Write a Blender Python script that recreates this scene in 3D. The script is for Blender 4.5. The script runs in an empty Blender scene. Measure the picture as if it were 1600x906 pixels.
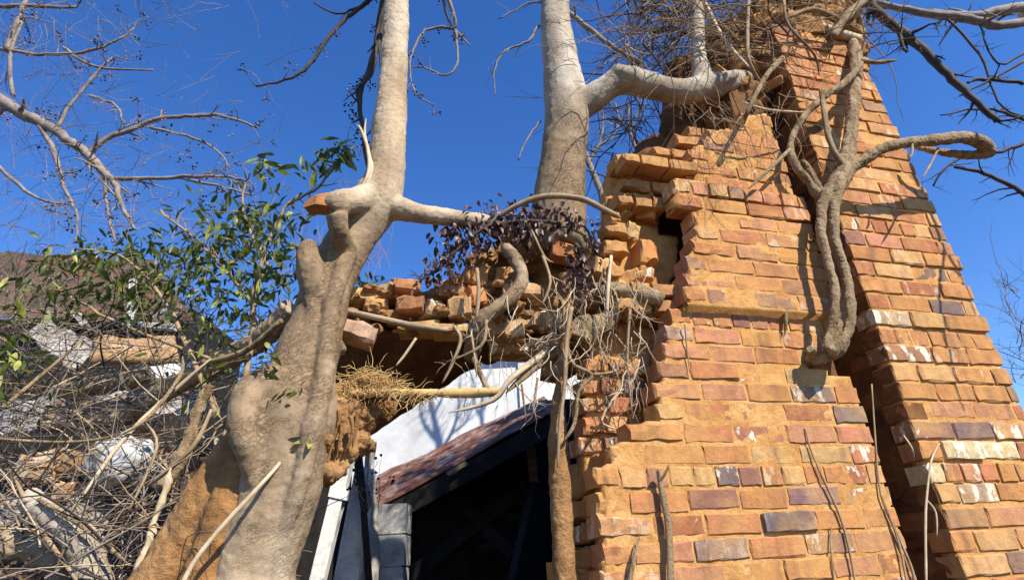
import bpy, math, random
from mathutils import Vector, Matrix, noise, Euler
random.seed(11)
R = random.random
def U(a, b): return random.uniform(a, b)
def N(s): return random.gauss(0, s)

# ------------------------------------------------------------------ camera, world, sun, exposure
scene = bpy.context.scene
col = scene.collection
F, CX, CY = 900.0, 800.0, 453.0                  # focal length and centre in photograph pixels
zen = Vector((-104, 1853, -900)).normalized()    # where 'up' lies in camera axes (camera pitched up 26 deg)
fw = Vector((0, 0, -1))
yc = (fw - fw.dot(zen) * zen).normalized()
xc = yc.cross(zen)
ROT = Matrix((xc, yc, zen))
CAM = Vector((0, 0, 1.6))
cd = bpy.data.cameras.new('camera')
cam = bpy.data.objects.new('camera', cd); col.objects.link(cam)
cam.matrix_world = Matrix.Translation(CAM) @ ROT.to_4x4()
cd.sensor_width = 36; cd.lens = 36 * F / 1600; cd.clip_start = 0.02; cd.clip_end = 2000
scene.camera = cam
SUN = Vector((0.50, -0.53, 0.70)).normalized()
w = bpy.data.worlds.new('World'); scene.world = w; w.use_nodes = True
nt = w.node_tree; bg = nt.nodes['Background']
sky = nt.nodes.new('ShaderNodeTexSky'); sky.sky_type = 'NISHITA'; sky.sun_disc = False
sky.sun_elevation = math.asin(SUN.z); sky.sun_rotation = math.atan2(SUN.x, SUN.y)
sky.air_density = 1.0; sky.dust_density = 0.0; sky.ozone_density = 3.0; sky.altitude = 300
hs = nt.nodes.new('ShaderNodeHueSaturation'); hs.inputs['Saturation'].default_value = 1.28; hs.inputs['Hue'].default_value = 0.513; hs.inputs['Value'].default_value = 1.38
nt.links.new(sky.outputs[0], hs.inputs['Color']); nt.links.new(hs.outputs[0], bg.inputs[0]); bg.inputs[1].default_value = 0.10
sd = bpy.data.lights.new('sun', 'SUN'); sd.energy = 5.0; sd.angle = math.radians(0.5); sd.color = (1, 0.93, 0.80)
so = bpy.data.objects.new('sun', sd); col.objects.link(so)
so.rotation_euler = (-SUN).to_track_quat('-Z', 'Y').to_euler(); so.location = (3, -4, 6)
vs = scene.view_settings; vs.view_transform = 'Standard'; vs.look = 'None'; vs.gamma = 1; vs.exposure = 0.68

# ------------------------------------------------------------------ geometry of the view
def ray(px, py): return ROT @ Vector((px - CX, CY - py, -F))
def W(px, py, Y):                                # world point seen at a photograph pixel, at distance Y
    d = ray(px, py); return CAM + d * (Y / d.y)
def mpp(p): return (Vector(p) - CAM).dot(ROT @ Vector((0, 0, -1))) / F     # metres per pixel at p
RV = ROT @ Vector((3400, -247, -900)); RV.z = 0; RV.normalize()            # along the chimney face
NV = Vector((RV.y, -RV.x, 0))                                              # out of the chimney face
ANG = math.atan2(RV.y, RV.x)
Q = W(938, 800, 1.96)
def CH(px, py, off=0.0):                         # point on the chimney's front plane (off = metres behind it)
    d = ray(px, py); t = (Q - NV * off - CAM).dot(NV) / d.dot(NV); return CAM + d * t
def uh(px, py, off=0.0):
    p = CH(px, py, off); return (p - Q).dot(RV), p.z
def UH(u, z, off=0.0):
    p = Q + RV * u - NV * off; return Vector((p.x, p.y, z))
def lerp_profile(prof, z):
    if z <= prof[0][1]: return prof[0][0]
    for (u0, z0), (u1, z1) in zip(prof, prof[1:]):
        if z <= z1: return u0 + (u1 - u0) * (z - z0) / max(1e-6, z1 - z0)
    return prof[-1][0]
def fbm(p, o=4): return noise.fractal(p, 1.0, 2.0, o)

# ------------------------------------------------------------------ object helpers
def props(o, label=None, cat=None, group=None, kind=None):
    if label: o['label'] = label
    if cat: o['category'] = cat
    if group: o['group'] = group
    if kind: o['kind'] = kind
    return o
def attach(o, parent):
    if parent is not None:
        o.parent = parent
        o.matrix_parent_inverse = PM[parent.name]
PM = {}
def thing(name, label, cat, loc=(0, 0, 0), group=None):
    o = bpy.data.objects.new(name, None); col.objects.link(o); o.location = loc
    o.empty_display_size = 0.1
    PM[o.name] = Matrix.Translation(Vector(loc)).inverted()
    return props(o, label, cat, group)
def mob(name, vf, mat, parent=None, smooth=True, **kw):
    me = bpy.data.meshes.new(name); me.from_pydata([tuple(v) for v in vf[0]], [], vf[1]); me.update()
    if smooth: me.polygons.foreach_set('use_smooth', [True] * len(me.polygons))
    me.materials.append(MAT[mat])
    o = bpy.data.objects.new(name, me); col.objects.link(o); PM[o.name] = Matrix.Identity(4)
    attach(o, parent); return props(o, **kw)
def inst(name, me, mtx, parent=None, color=None, **kw):
    o = bpy.data.objects.new(name, me); col.objects.link(o)
    o.matrix_world = mtx
    if parent is not None:
        o.parent = parent; o.matrix_parent_inverse = PM[parent.name]
        loc, rot, sc = mtx.decompose(); o.location = loc; o.rotation_euler = rot.to_euler(); o.scale = sc
    if color: o.color = color
    PM[o.name] = mtx.inverted()
    return props(o, **kw)
def join(*vfs):
    V, Fc = [], []
    for v, f in vfs:
        n = len(V); V += list(v); Fc += [tuple(i + n for i in q) for q in f]
    return V, Fc
def xf(vf, m): return [m @ Vector(v) for v in vf[0]], vf[1]

def smooth_path(pts, rad, step=4):               # Catmull-Rom through points and radii
    n = len(pts)
    if n < 3: step = max(step, 3)
    P, Rd = [], []
    g = lambda i: pts[max(0, min(n - 1, i))]
    h = lambda i: rad[max(0, min(n - 1, i))]
    for i in range(n - 1):
        for k in range(step):
            t = k / step; a, b, c, d = (g(i + j) for j in (-1, 0, 1, 2))
            P.append(0.5 * ((2 * b) + (c - a) * t + (2 * a - 5 * b + 4 * c - d) * t * t + (3 * b - a - 3 * c + d) * t ** 3))
            e = t * t * (3 - 2 * t); Rd.append(h(i) * (1 - e) + h(i + 1) * e)
    P.append(pts[-1]); Rd.append(rad[-1]); return P, Rd
def tube(pts, rad, sides=6, rough=0.0, cap=True, flat=1.0):
    V, Fc = [], []; n = len(pts); up = Vector((0.13, -0.3, 0.94)); side = None
    for i, p in enumerate(pts):
        t = (pts[min(i + 1, n - 1)] - pts[max(i - 1, 0)])
        if t.length < 1e-9: t = Vector((0, 0, 1))
        t.normalize()
        if side is None:
            side = t.cross(up); side = side.normalized() if side.length > .1 else t.cross(Vector((1, 0, 0))).normalized()
        else:
            side = side - t * side.dot(t); side = side.normalized() if side.length > 1e-6 else t.orthogonal().normalized()
        b = t.cross(side)
        for k in range(sides):
            a = 2 * math.pi * k / sides; r = rad[i]
            if rough: r *= 1 + rough * fbm(p * 14 + Vector((math.cos(a), math.sin(a), 0)) * 1.2, 3)
            V.append(p + (side * math.cos(a) + b * math.sin(a) * flat) * r)
    for i in range(n - 1):
        for k in range(sides):
            k2 = (k + 1) % sides
            Fc.append((i * sides + k, i * sides + k2, (i + 1) * sides + k2, (i + 1) * sides + k))
    if cap:
        Fc.append(tuple(range(sides))[::-1]); Fc.append(tuple((n - 1) * sides + k for k in range(sides)))
    return V, Fc
def ptube(pp, Y=None, sides=8, rough=0.0, step=4, fn=None, flat=1.0):
    """tube through photograph points (x, y, [Y,] radius in pixels)"""
    P, Rd = [], []
    for q in pp:
        if fn: p = fn(q[0], q[1], q[2]); r = q[3]
        elif len(q) == 4: p = W(q[0], q[1], q[2]); r = q[3]
        else: p = W(q[0], q[1], Y); r = q[2]
        P.append(p); Rd.append(r * mpp(p))
    P, Rd = smooth_path(P, Rd, step)
    if Rd[-1] < 6 * mpp(P[-1]): Rd[-1] *= .25; Rd[-2] *= .7
    return tube(P, Rd, sides, rough, flat=flat)
def wander(p, d, L, n=8, jit=0.35, grav=0.0):
    pts = [p.copy()]; d = d.normalized()
    for i in range(n):
        d = (d + Vector((N(jit), N(jit), N(jit))) * 0.6 + Vector((0, 0, grav))).normalized()
        p = p + d * (L / n); pts.append(p)
    return pts
def twigs(out, p, d, L, r, depth, tips=None, jit=0.3, grav=0.0, nb=(3, 6), sides=4, spread=0.9, shrink=0.55):
    n = max(4, int(5 + L * 6)); pts = wander(p, d, L, n, jit, grav)
    rad = [r * (1 - 0.75 * i / n) for i in range(n + 1)]
    out.append(tube(pts, rad, sides, cap=False))
    if tips is not None: tips.append(pts[-1])
    if depth <= 0: return
    for _ in range(random.randint(*nb)):
        i = random.randint(1, n - 1); dd = (pts[i] - pts[i - 1]).normalized()
        nd = (dd + Vector((N(spread), N(spread), N(spread) + 0.1))).normalized()
        twigs(out, pts[i], nd, L * U(.35, .75) * shrink * 1.3, max(rad[i] * 0.6, 0.0011), depth - 1, tips, jit, grav, nb, sides, spread, shrink)
def blob(c, r, sub=3, amp=0.25, fr=3.0, sc=(1, 1, 1)):
    V = []; import bmesh
    bm = bmesh.new(); bmesh.ops.create_icosphere(bm, subdivisions=sub, radius=1)
    o = Vector((U(-50, 50), U(-50, 50), U(-50, 50)))
    for v in bm.verts:
        n = v.co.normalized(); k = 1 + amp * fbm(n * fr * 0.5 + o, 4)
        v.co = Vector((n.x * sc[0], n.y * sc[1], n.z * sc[2])) * r * k + Vector(c)
    bm.verts.index_update()
    vf = [v.co.copy() for v in bm.verts], [tuple(x.index for x in f.verts) for f in bm.faces]; bm.free(); return vf
def box(x0, x1, y0, y1, z0, z1):
    return ([Vector(p) for p in ((x0, y0, z0), (x1, y0, z0), (x1, y1, z0), (x0, y1, z0), (x0, y0, z1), (x1, y0, z1), (x1, y1, z1), (x0, y1, z1))],
            [(0, 3, 2, 1), (4, 5, 6, 7), (0, 1, 5, 4), (1, 2, 6, 5), (2, 3, 7, 6), (3, 0, 4, 7)])
def slab(p00, p10, p11, p01, th):                # a thick quad; th along its back normal
    n = (p10 - p00).cross(p01 - p00).normalized() * th
    q = [p00, p10, p11, p01]; V = q + [a - n for a in q]
    return V, [(0, 1, 2, 3), (7, 6, 5, 4), (0, 4, 5, 1), (1, 5, 6, 2), (2, 6, 7, 3), (3, 7, 4, 0)]
def rsheet(p00, p10, p11, p01, nx, ny, amp, th=0.006, fr=4.0):   # warped sheet with thickness
    n = (p10 - p00).cross(p01 - p00).normalized(); V, Fc = [], []
    o = Vector((U(-9, 9), U(-9, 9), U(-9, 9)))
    for s in (0, 1):
        for j in range(ny + 1):
            for i in range(nx + 1):
                a, b = i / nx, j / ny
                p = (p00 * (1 - a) + p10 * a) * (1 - b) + (p01 * (1 - a) + p11 * a) * b
                V.append(p + n * (amp * fbm(p * fr + o, 3) - s * th))
    m = (nx + 1) * (ny + 1)
    for j in range(ny):
        for i in range(nx):
            a = j * (nx + 1) + i; q = (a, a + 1, a + nx + 2, a + nx + 1)
            Fc.append(q); Fc.append(tuple(m + x for x in q[::-1]))
    edge = [i for i in range(nx + 1)] + [j * (nx + 1) + nx for j in range(1, ny + 1)] + [ny * (nx + 1) + i for i in range(nx - 1, -1, -1)] + [j * (nx + 1) for j in range(ny - 1, 0, -1)]
    for a, b in zip(edge, edge[1:] + edge[:1]): Fc.append((b, a, a + m, b + m))
    return V, Fc
def voxel(o, size, smooth=4, disp=()):           # weld overlapping tubes to one skin, then roughen it
    m = o.modifiers.new('weld', 'REMESH'); m.mode = 'VOXEL'; m.voxel_size = size; m.use_smooth_shade = True
    if smooth:
        s = o.modifiers.new('smooth', 'SMOOTH'); s.iterations = smooth; s.factor = 0.5
    for sc, st in disp:
        t = bpy.data.textures.new('relief', 'CLOUDS'); t.noise_scale = sc; t.noise_depth = 3
        d = o.modifiers.new('relief', 'DISPLACE'); d.texture = t; d.texture_coords = 'GLOBAL'; d.strength = st; d.mid_level = 0.5
    return o

# ------------------------------------------------------------------ materials
MAT = {}
def mat(name, rough=0.85, spec=0.25):
    m = bpy.data.materials.new(name); m.use_nodes = True; MAT[name] = m
    t = m.node_tree; b = t.nodes['Principled BSDF']; b.inputs['Roughness'].default_value = rough
    b.inputs['Specular IOR Level'].default_value = spec
    return m, t, b
def node(t, kind, **kw):
    n = t.nodes.new(kind)
    for k, v in kw.items():
        if isinstance(v, (int, float, str, bool)) and hasattr(n, k): setattr(n, k, v)
        else: n.inputs[k.replace('_', ' ')].default_value = v
    return n
def coords(t, space='world', scale=(1, 1, 1), jitter=False):
    if space == 'world': c = t.nodes.new('ShaderNodeNewGeometry').outputs['Position']
    else: c = t.nodes.new('ShaderNodeTexCoord').outputs['Object']
    mp = t.nodes.new('ShaderNodeMapping'); mp.inputs['Scale'].default_value = scale
    t.links.new(c, mp.inputs['Vector'])
    if jitter:
        oi = t.nodes.new('ShaderNodeObjectInfo'); mu = t.nodes.new('ShaderNodeMath'); mu.operation = 'MULTIPLY'; mu.inputs[1].default_value = 37
        t.links.new(oi.outputs['Random'], mu.inputs[0]); t.links.new(mu.outputs[0], mp.inputs['Location'])
    return mp.outputs[0]
def nz(t, vec, scale, detail=6, rough=0.6, dist=0.0):
    n = t.nodes.new('ShaderNodeTexNoise'); n.inputs['Scale'].default_value = scale; n.inputs['Detail'].default_value = detail
    n.inputs['Roughness'].default_value = rough; n.inputs['Distortion'].default_value = dist; t.links.new(vec, n.inputs['Vector']); return n.outputs['Fac']
def ramp(t, fac, stops, interp='LINEAR'):
    r = t.nodes.new('ShaderNodeValToRGB'); e = r.color_ramp; e.interpolation = interp
    while len(e.elements) < len(stops): e.elements.new(0.5)
    for s, (p, c) in zip(e.elements, stops):
        s.position = p; s.color = (*c, 1) if not isinstance(c, (int, float)) else (c, c, c, 1)
    t.links.new(fac, r.inputs[0]); return r.outputs[0]
def mix(t, fac, a, b, mode='MIX'):
    m = t.nodes.new('ShaderNodeMix'); m.data_type = 'RGBA'; m.blend_type = mode
    for s, v in ((m.inputs[0], fac), (m.inputs[6], a), (m.inputs[7], b)):
        if isinstance(v, (int, float)): s.default_value = v
        elif isinstance(v, tuple): s.default_value = (*v, 1)
        else: t.links.new(v, s)
    return m.outputs[2]
def bump(t, b, h, strength=0.5, dist=0.01):
    n = t.nodes.new('ShaderNodeBump'); n.inputs['Strength'].default_value = strength; n.inputs['Distance'].default_value = dist
    t.links.new(h, n.inputs['Height']); t.links.new(n.outputs[0], b.inputs['Normal']); return n
def basic(name, stops, scale, rough=0.85, bs=0.5, bd=0.006, stretch=(1, 1, 1), space='world', spec=0.25, fine=0, detail=7):
    m, t, b = mat(name, rough, spec); v = coords(t, space, stretch); f = nz(t, v, scale, detail, 0.65)
    c = ramp(t, f, stops)
    if fine:
        f2 = nz(t, coords(t, space), fine, 5, 0.7); c = mix(t, 0.55, c, ramp(t, f2, [(.3, .45), (.65, 1.0)]), 'MULTIPLY')
    t.links.new(c, b.inputs['Base Color']); bump(t, b, f if not fine else f2, bs, bd); return m
CLAY = (.54, .285, .088)
# brick: own colour per brick (object colour), lime splashes by the colour's alpha, a film of clay wash running over the wall
m, t, b = mat('brick', 0.92, 0.15)
oi = t.nodes.new('ShaderNodeObjectInfo'); vo = coords(t, 'object', jitter=True); vw = coords(t, 'world')
f1 = nz(t, vo, 22, 7, .7); base = mix(t, .7, oi.outputs['Color'], ramp(t, f1, [(.25, .5), (.5, .95), (.75, 1.3)]), 'MULTIPLY')
blot = ramp(t, nz(t, coords(t, 'object', (9, 9, 3), True), 1.6, 4, .6), [(.52, 0.0), (.68, .55)])
base = mix(t, blot, base, (.20, .095, .075))
film = ramp(t, nz(t, vw, 3.3, 6, .62, .6), [(.43, 0.05), (.68, .82)])
base = mix(t, film, base, mix(t, nz(t, vw, 30, 4), (.47, .225, .072), (.62, .36, .13)))
base = mix(t, ramp(t, nz(t, coords(t, 'world', (14, 14, 1.6)), 1.0, 5, .6), [(.52, 0.0), (.72, .6)]), base, (.20, .10, .05))
lim = nz(t, coords(t, 'object', (1, 1, .6), True), 26, 5, .6)
sub = t.nodes.new('ShaderNodeMath'); sub.operation = 'MULTIPLY'; t.links.new(ramp(t, lim, [(.53, 0.0), (.59, 1.0)]), sub.inputs[0]); t.links.new(oi.outputs['Alpha'], sub.inputs[1])
base = mix(t, sub.outputs[0], base, (.72, .65, .50))
t.links.new(base, b.inputs['Base Color']); bump(t, b, nz(t, vo, 45, 9, .75), .75, .009)
m, t, b = mat('shaded_brick', .95, .1); oi = t.nodes.new('ShaderNodeObjectInfo'); f = nz(t, coords(t), 14, 7, .7)  # slot bricks, with the shade of the recess put into their colour
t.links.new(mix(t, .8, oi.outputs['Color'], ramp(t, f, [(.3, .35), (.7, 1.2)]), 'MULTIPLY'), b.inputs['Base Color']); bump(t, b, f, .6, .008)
# mortar / clay wash
m, t, b = mat('mortar', 0.95, 0.1); v = coords(t)
f = nz(t, v, 9, 8, .68); c = ramp(t, f, [(.28, (.36, .165, .052)), (.5, (.56, .288, .097)), (.72, (.68, .42, .17))])
f2 = nz(t, v, 75, 6, .7); c = mix(t, .5, c, ramp(t, f2, [(.3, .5), (.6, 1.0)]), 'MULTIPLY')
t.links.new(c, b.inputs['Base Color']); bump(t, b, f2, .7, .008)
basic('rubble_clay', [(.25, (.16, .075, .028)), (.5, (.40, .205, .075)), (.75, (.6, .35, .15))], 7, .95, .9, .02, fine=60)
basic('shaded_clay', [(.3, (.09, .042, .018)), (.7, (.24, .115, .042))], 6, .95, .8, .012, fine=50)  # clay coloured darker to stand in for shade: underside, flue, slot back
# pale smooth bark, dirtier and scaly near the base
def bark(name, stops, zone=None, tint=(1, .97, .92)):
    m, t, b = mat(name, 0.82, 0.2)
    f = nz(t, coords(t, 'world', (1, 1, .45)), 6, 7, .62); c = ramp(t, f, stops)
    sp = nz(t, coords(t, 'world', (1, 1, 1.3)), 60, 6, .72); c = mix(t, .55, c, ramp(t, sp, [(.30, .45), (.46, .92), (.62, 1.1)]), 'MULTIPLY')
    h = sp
    if zone:
        c = mix(t, ramp(t, nz(t, coords(t), 3, 6, .65), [(.3, .2), (.6, .9)]), c, mix(t, 1.0, c, tint, 'MULTIPLY'))
    if zone:                                     # weathered rough belt between the heights zone[0..3]
        pos = t.nodes.new('ShaderNodeNewGeometry'); sx = t.nodes.new('ShaderNodeSeparateXYZ'); t.links.new(pos.outputs['Position'], sx.inputs[0])
        ms = []
        for a_, b__ in ((zone[0], zone[1]), (zone[3], zone[2])):
            mr = t.nodes.new('ShaderNodeMapRange'); mr.inputs[1].default_value = a_; mr.inputs[2].default_value = b__; t.links.new(sx.outputs[2], mr.inputs[0]); ms.append(mr.outputs[0])
        dm = t.nodes.new('ShaderNodeMath'); dm.operation = 'MULTIPLY'; t.links.new(ms[0], dm.inputs[0]); t.links.new(ms[1], dm.inputs[1])
        d2 = t.nodes.new('ShaderNodeMath'); d2.operation = 'MULTIPLY'; t.links.new(dm.outputs[0], d2.inputs[0])
        t.links.new(ramp(t, nz(t, coords(t), 4.5, 8, .68), [(.28, .5), (.48, 1.0)]), d2.inputs[1])
        vo_ = t.nodes.new('ShaderNodeTexVoronoi'); vo_.feature = 'DISTANCE_TO_EDGE'; vo_.inputs['Scale'].default_value = 38
        wv = nz(t, coords(t), 11, 6, .7); wm = t.nodes.new('ShaderNodeVectorMath'); wm.operation = 'MULTIPLY_ADD'; wm.inputs[1].default_value = (.22, .16, .26)
        cc = t.nodes.new('ShaderNodeCombineXYZ')
        for k in range(3): t.links.new(wv, cc.inputs[k])
        t.links.new(cc.outputs[0], wm.inputs[0]); t.links.new(coords(t, 'world', (1, 1, 1.7)), wm.inputs[2]); t.links.new(wm.outputs[0], vo_.inputs['Vector'])
        scale_ = mix(t, ramp(t, nz(t, coords(t), 9, 5, .6), [(.40, 0.0), (.62, .85)]), (1, 1, 1), ramp(t, vo_.outputs['Distance'], [(.0, .3), (.10, 1.0)]))
        dc = mix(t, nz(t, coords(t), 26, 7, .72), (.085, .055, .03), (.40, .275, .16)); dc = mix(t, .6, dc, scale_, 'MULTIPLY')
        c = mix(t, d2.outputs[0], c, dc); h = mix(t, d2.outputs[0], sp, scale_)
    t.links.new(c, b.inputs['Base Color']); bump(t, b, h, .8, .008)
bark('pale_bark', [(.26, (.28, .215, .15)), (.5, (.49, .415, .315)), (.72, (.66, .59, .49))], (3.02, 2.75, 2.15, 1.2), (.95, .82, .66))
# upper-tree bark, greyer with fine vertical flecks
bark('grey_bark', [(.28, (.19, .15, .105)), (.5, (.38, .32, .245)), (.72, (.60, .54, .45))], (3.85, 3.45, 2.6, 2.0))
basic('mud', [(.25, (.17, .085, .033)), (.5, (.36, .19, .075)), (.75, (.5, .29, .125))], 6, .95, .9, .02, fine=45)
basic('orange_mud', [(.25, (.15, .075, .028)), (.5, (.37, .185, .066)), (.75, (.50, .29, .125))], 5, .95, .7, .015, fine=45)
basic('vine_bark', [(.3, (.13, .075, .035)), (.48, (.38, .26, .14)), (.7, (.60, .45, .28))], 26, .85, 1.0, .015, (1, 1, .10), fine=110)
basic('stem', [(.3, (.20, .13, .075)), (.7, (.40, .29, .17))], 20, .8, .3, .003)
basic('pale_stem', [(.3, (.36, .26, .15)), (.7, (.60, .49, .34))], 20, .75, .3, .003)
basic('grey_twig', [(.3, (.13, .10, .085)), (.7, (.30, .25, .21))], 14, .8, .3, .003)
basic('dark_twig', [(.3, (.035, .026, .022)), (.7, (.10, .075, .06))], 14, .8, .3, .003)
basic('far_twig', [(.3, (.10, .09, .095)), (.7, (.22, .20, .20))], 14, .9, .2, .003)
basic('straw', [(.3, (.40, .25, .09)), (.7, (.62, .44, .20))], 20, .85, .3, .003)
basic('berry', [(.3, (.018, .016, .02)), (.7, (.05, .04, .05))], 30, .5, .2, .003)
basic('bud', [(.3, (.30, .15, .12)), (.7, (.42, .25, .20))], 30, .8, .2, .003)
basic('white_paint', [(.32, (.50, .48, .44)), (.48, (.74, .73, .70)), (.7, (.80, .79, .77))], 5, .6, .2, .004, fine=30)
basic('white_siding', [(.3, (.52, .52, .52)), (.5, (.70, .70, .70)), (.7, (.78, .78, .77))], 2.2, .6, .1, .004)
basic('block', [(.3, (.26, .25, .24)), (.5, (.50, .49, .47)), (.7, (.66, .65, .62))], 8, .95, .6, .006, fine=80)
basic('rust', [(.25, (.08, .04, .03)), (.45, (.22, .09, .055)), (.55, (.30, .16, .11)), (.68, (.46, .40, .37))], 4, .55, .3, .004, fine=25)
basic('old_rust', [(.25, (.05, .042, .024)), (.45, (.075, .055, .034)), (.6, (.15, .062, .04)), (.8, (.22, .09, .06))], 1.6, .8, .3, .004, fine=14)
basic('shaded_wood', [(.3, (.008, .007, .007)), (.7, (.03, .027, .025))], 9, .9, .4, .005, (1, .2, 1))  # near-black wood: the dark of unlit interiors is put into its colour
basic('old_wood', [(.3, (.16, .11, .07)), (.5, (.34, .25, .16)), (.7, (.46, .36, .25))], 10, .85, .5, .006, (.2, 1, 1), fine=60)
basic('tan_board', [(.3, (.30, .16, .07)), (.6, (.52, .33, .17)), (.8, (.62, .46, .30))], 7, .85, .5, .006, fine=40)
basic('white_debris', [(.28, (.15, .125, .10)), (.5, (.36, .33, .29)), (.7, (.58, .55, .50))], 6, .7, .4, .008, fine=35)
basic('stone', [(.3, (.30, .29, .28)), (.5, (.50, .49, .48)), (.7, (.62, .61, .60))], 7, .9, .5, .01, fine=40)
basic('soil', [(.25, (.03, .02, .014)), (.5, (.08, .052, .033)), (.75, (.16, .105, .065))], 5, .95, .9, .03, fine=40)
def leafmat(name, c0, c1, c2, trans=0.35):
    m, t, b = mat(name, .45, .4); oi = t.nodes.new('ShaderNodeObjectInfo')
    f = nz(t, coords(t), 23, 3); ad = t.nodes.new('ShaderNodeMath'); ad.operation = 'ADD'; t.links.new(f, ad.inputs[0])
    ml = t.nodes.new('ShaderNodeMath'); ml.operation = 'MULTIPLY_ADD'; ml.inputs[1].default_value = .5; ml.inputs[2].default_value = -.25
    t.links.new(oi.outputs['Random'], ml.inputs[0]); t.links.new(ml.outputs[0], ad.inputs[1])
    c = ramp(t, ad.outputs[0], [(.25, c0), (.5, c1), (.8, c2)]); t.links.new(c, b.inputs['Base Color'])
    tr = t.nodes.new('ShaderNodeBsdfTranslucent'); ms = t.nodes.new('ShaderNodeMixShader'); ms.inputs[0].default_value = trans
    t.links.new(c, tr.inputs[0]); t.links.new(b.outputs[0], ms.inputs[1]); t.links.new(tr.outputs[0], ms.inputs[2])
    t.links.new(ms.outputs[0], t.nodes['Material Output'].inputs[0])
leafmat('green_leaf', (.055, .08, .015), (.20, .235, .04), (.46, .46, .10))
leafmat('dead_leaf', (.035, .018, .016), (.085, .045, .038), (.15, .085, .065), .15)
leafmat('litter', (.10, .06, .03), (.22, .14, .07), (.36, .25, .14), .15)

# ------------------------------------------------------------------ ground: flat yard, rising to a debris bank on the left
def ground_z(x, y):
    k = min(1, max(0, (-0.38 * max(y, 1) - x) / 0.6)); k = k * k * (3 - 2 * k)
    s = min(1, max(0, (y - 0.9) / 4.6)); s = s ** 0.75
    far = min(1, max(0, (8.0 - y) / 1.5))
    return k * s * far * 2.75 + 0.05 * fbm(Vector((x * 2, y * 2, 0)), 3) + k * .10 * fbm(Vector((x * 3, y * 3, 5)), 4)
V, Fc = [], []
xs = [-900, -60, -25] + [-12 + .25 * i for i in range(97)] + [25, 60, 900]; ys = [-900, -30, -8] + [-4 + .25 * i for i in range(80)] + [25, 60, 900]
for y in ys:
    for x in xs: V.append(Vector((x, y, ground_z(x, y) if abs(x) < 20 and -5 < y < 20 else 0)))
n = len(xs)
for j in range(len(ys) - 1):
    for i in range(n - 1): a = j * n + i; Fc.append((a, a + 1, a + n + 1, a + n))
mob('ground', (V, Fc), 'soil', kind='structure')

# ------------------------------------------------------------------ the ruined chimney
chim = thing('brick_chimney', 'tall ruined orange brick chimney with a deep upright slot and broken left edge', 'chimney', UH(1.0, 0, .3))
BR = {}
def brick_mesh(L, D, H, seed, worn=1.0):
    rnd = random.Random(seed); nx, nz_ = 5, 3; V, Fc = [], []
    e = 0.0034 * worn
    bend = [rnd.gauss(0, .0022) for _ in range(nx)]
    for j in range(nz_):
        for i in range(nx):
            V.append(Vector((e + (L - 2 * e) * i / (nx - 1) + rnd.gauss(0, .002), rnd.gauss(0, .0009) * worn, e + (H - 2 * e) * j / (nz_ - 1) + bend[i] * (j - 1))))
    for j in range(nz_ - 1):
        for i in range(nx - 1): a = j * nx + i; Fc.append((a, a + 1, a + nx + 1, a + nx))
    loop = [i for i in range(nx)] + [j * nx + nx - 1 for j in range(1, nz_)] + [(nz_ - 1) * nx + i for i in range(nx - 2, -1, -1)] + [j * nx for j in range(nz_ - 2, 0, -1)]
    base = len(V)
    for y in (e * 1.1, D):
        for i in loop:
            p = V[i]; x = 0 if p.x < L * .1 else L if p.x > L * .9 else p.x; z = 0 if p.z < H * .25 else H if p.z > H * .75 else p.z
            k = worn if y < D else .3
            V.append(Vector((x + rnd.gauss(0, .0022) * k, y + (abs(rnd.gauss(0, .0013)) * k if y < D else 0), z + rnd.gauss(0, .0022) * k)))
    m = len(loop)
    for i in range(m):
        j = (i + 1) % m
        Fc.append((loop[j], loop[i], base + i, base + j)); Fc.append((base + j, base + i, base + m + i, base + m + j))
    Fc.append(tuple(base + m + i for i in range(m)))
    me = bpy.data.meshes.new('brick'); me.from_pydata([tuple(v) for v in V], [], Fc); me.update()
    me.polygons.foreach_set('use_smooth', [False] * len(me.polygons)); me.materials.append(MAT['brick'])
    return me
BL, BD, BH = .200, .10, .061
BR['s'] = [brick_mesh(BL, BD, BH, i) for i in range(10)]
BR['h'] = [brick_mesh(.092, BD, BH, 50 + i) for i in range(6)]
BR['w'] = [brick_mesh(BL, BD, BH, 90 + i, 2.2) for i in range(8)]      # badly worn
BR['wh'] = [brick_mesh(.10, BD, BH, 130 + i, 2.0) for i in range(6)]
PAL = [((.50, .225, .082), 26), ((.46, .18, .082), 22), ((.48, .215, .12), 16), ((.38, .135, .066), 10), ((.26, .12, .09), 7), ((.17, .115, .115), 3), ((.56, .335, .145), 14)]
def pal(extra=None):
    if extra: c = extra
    else: c = random.choices([p[0] for p in PAL], [p[1] for p in PAL])[0]
    k = U(.88, 1.1); a = random.choices([0, .35, 1], [78, 15, 6])[0]
    return (c[0] * k, c[1] * k * U(.94, 1.06), c[2] * k, a)
count = [0]; extra_bricks = []
def lay(u, z, L, H, off, parent, kind='s', color=None, rot=0.0, tilt=0.0, yaw=0.0):
    me = random.choice(BR[kind]); L0 = BL if kind in ('s', 'w') else .092 if kind == 'h' else .10
    p = UH(u, z, off)
    m = Matrix.Translation(p) @ Matrix.Rotation(ANG + yaw, 4, 'Z') @ Matrix.Rotation(tilt, 4, 'X') @ Matrix.Rotation(rot, 4, 'Y') @ Matrix.Diagonal((L / L0, 1, H / BH, 1))
    q = ROT.transposed() @ (p - CAM); X = CX + F * q.x / -q.z; Yp = CY - F * q.y / -q.z
    if -140 < X < 1660 and -60 < Yp < 960 and count[0] < 296:
        count[0] += 1; return inst('brick', me, m, parent, color or pal())
    extra_bricks.append((me, m))
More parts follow.
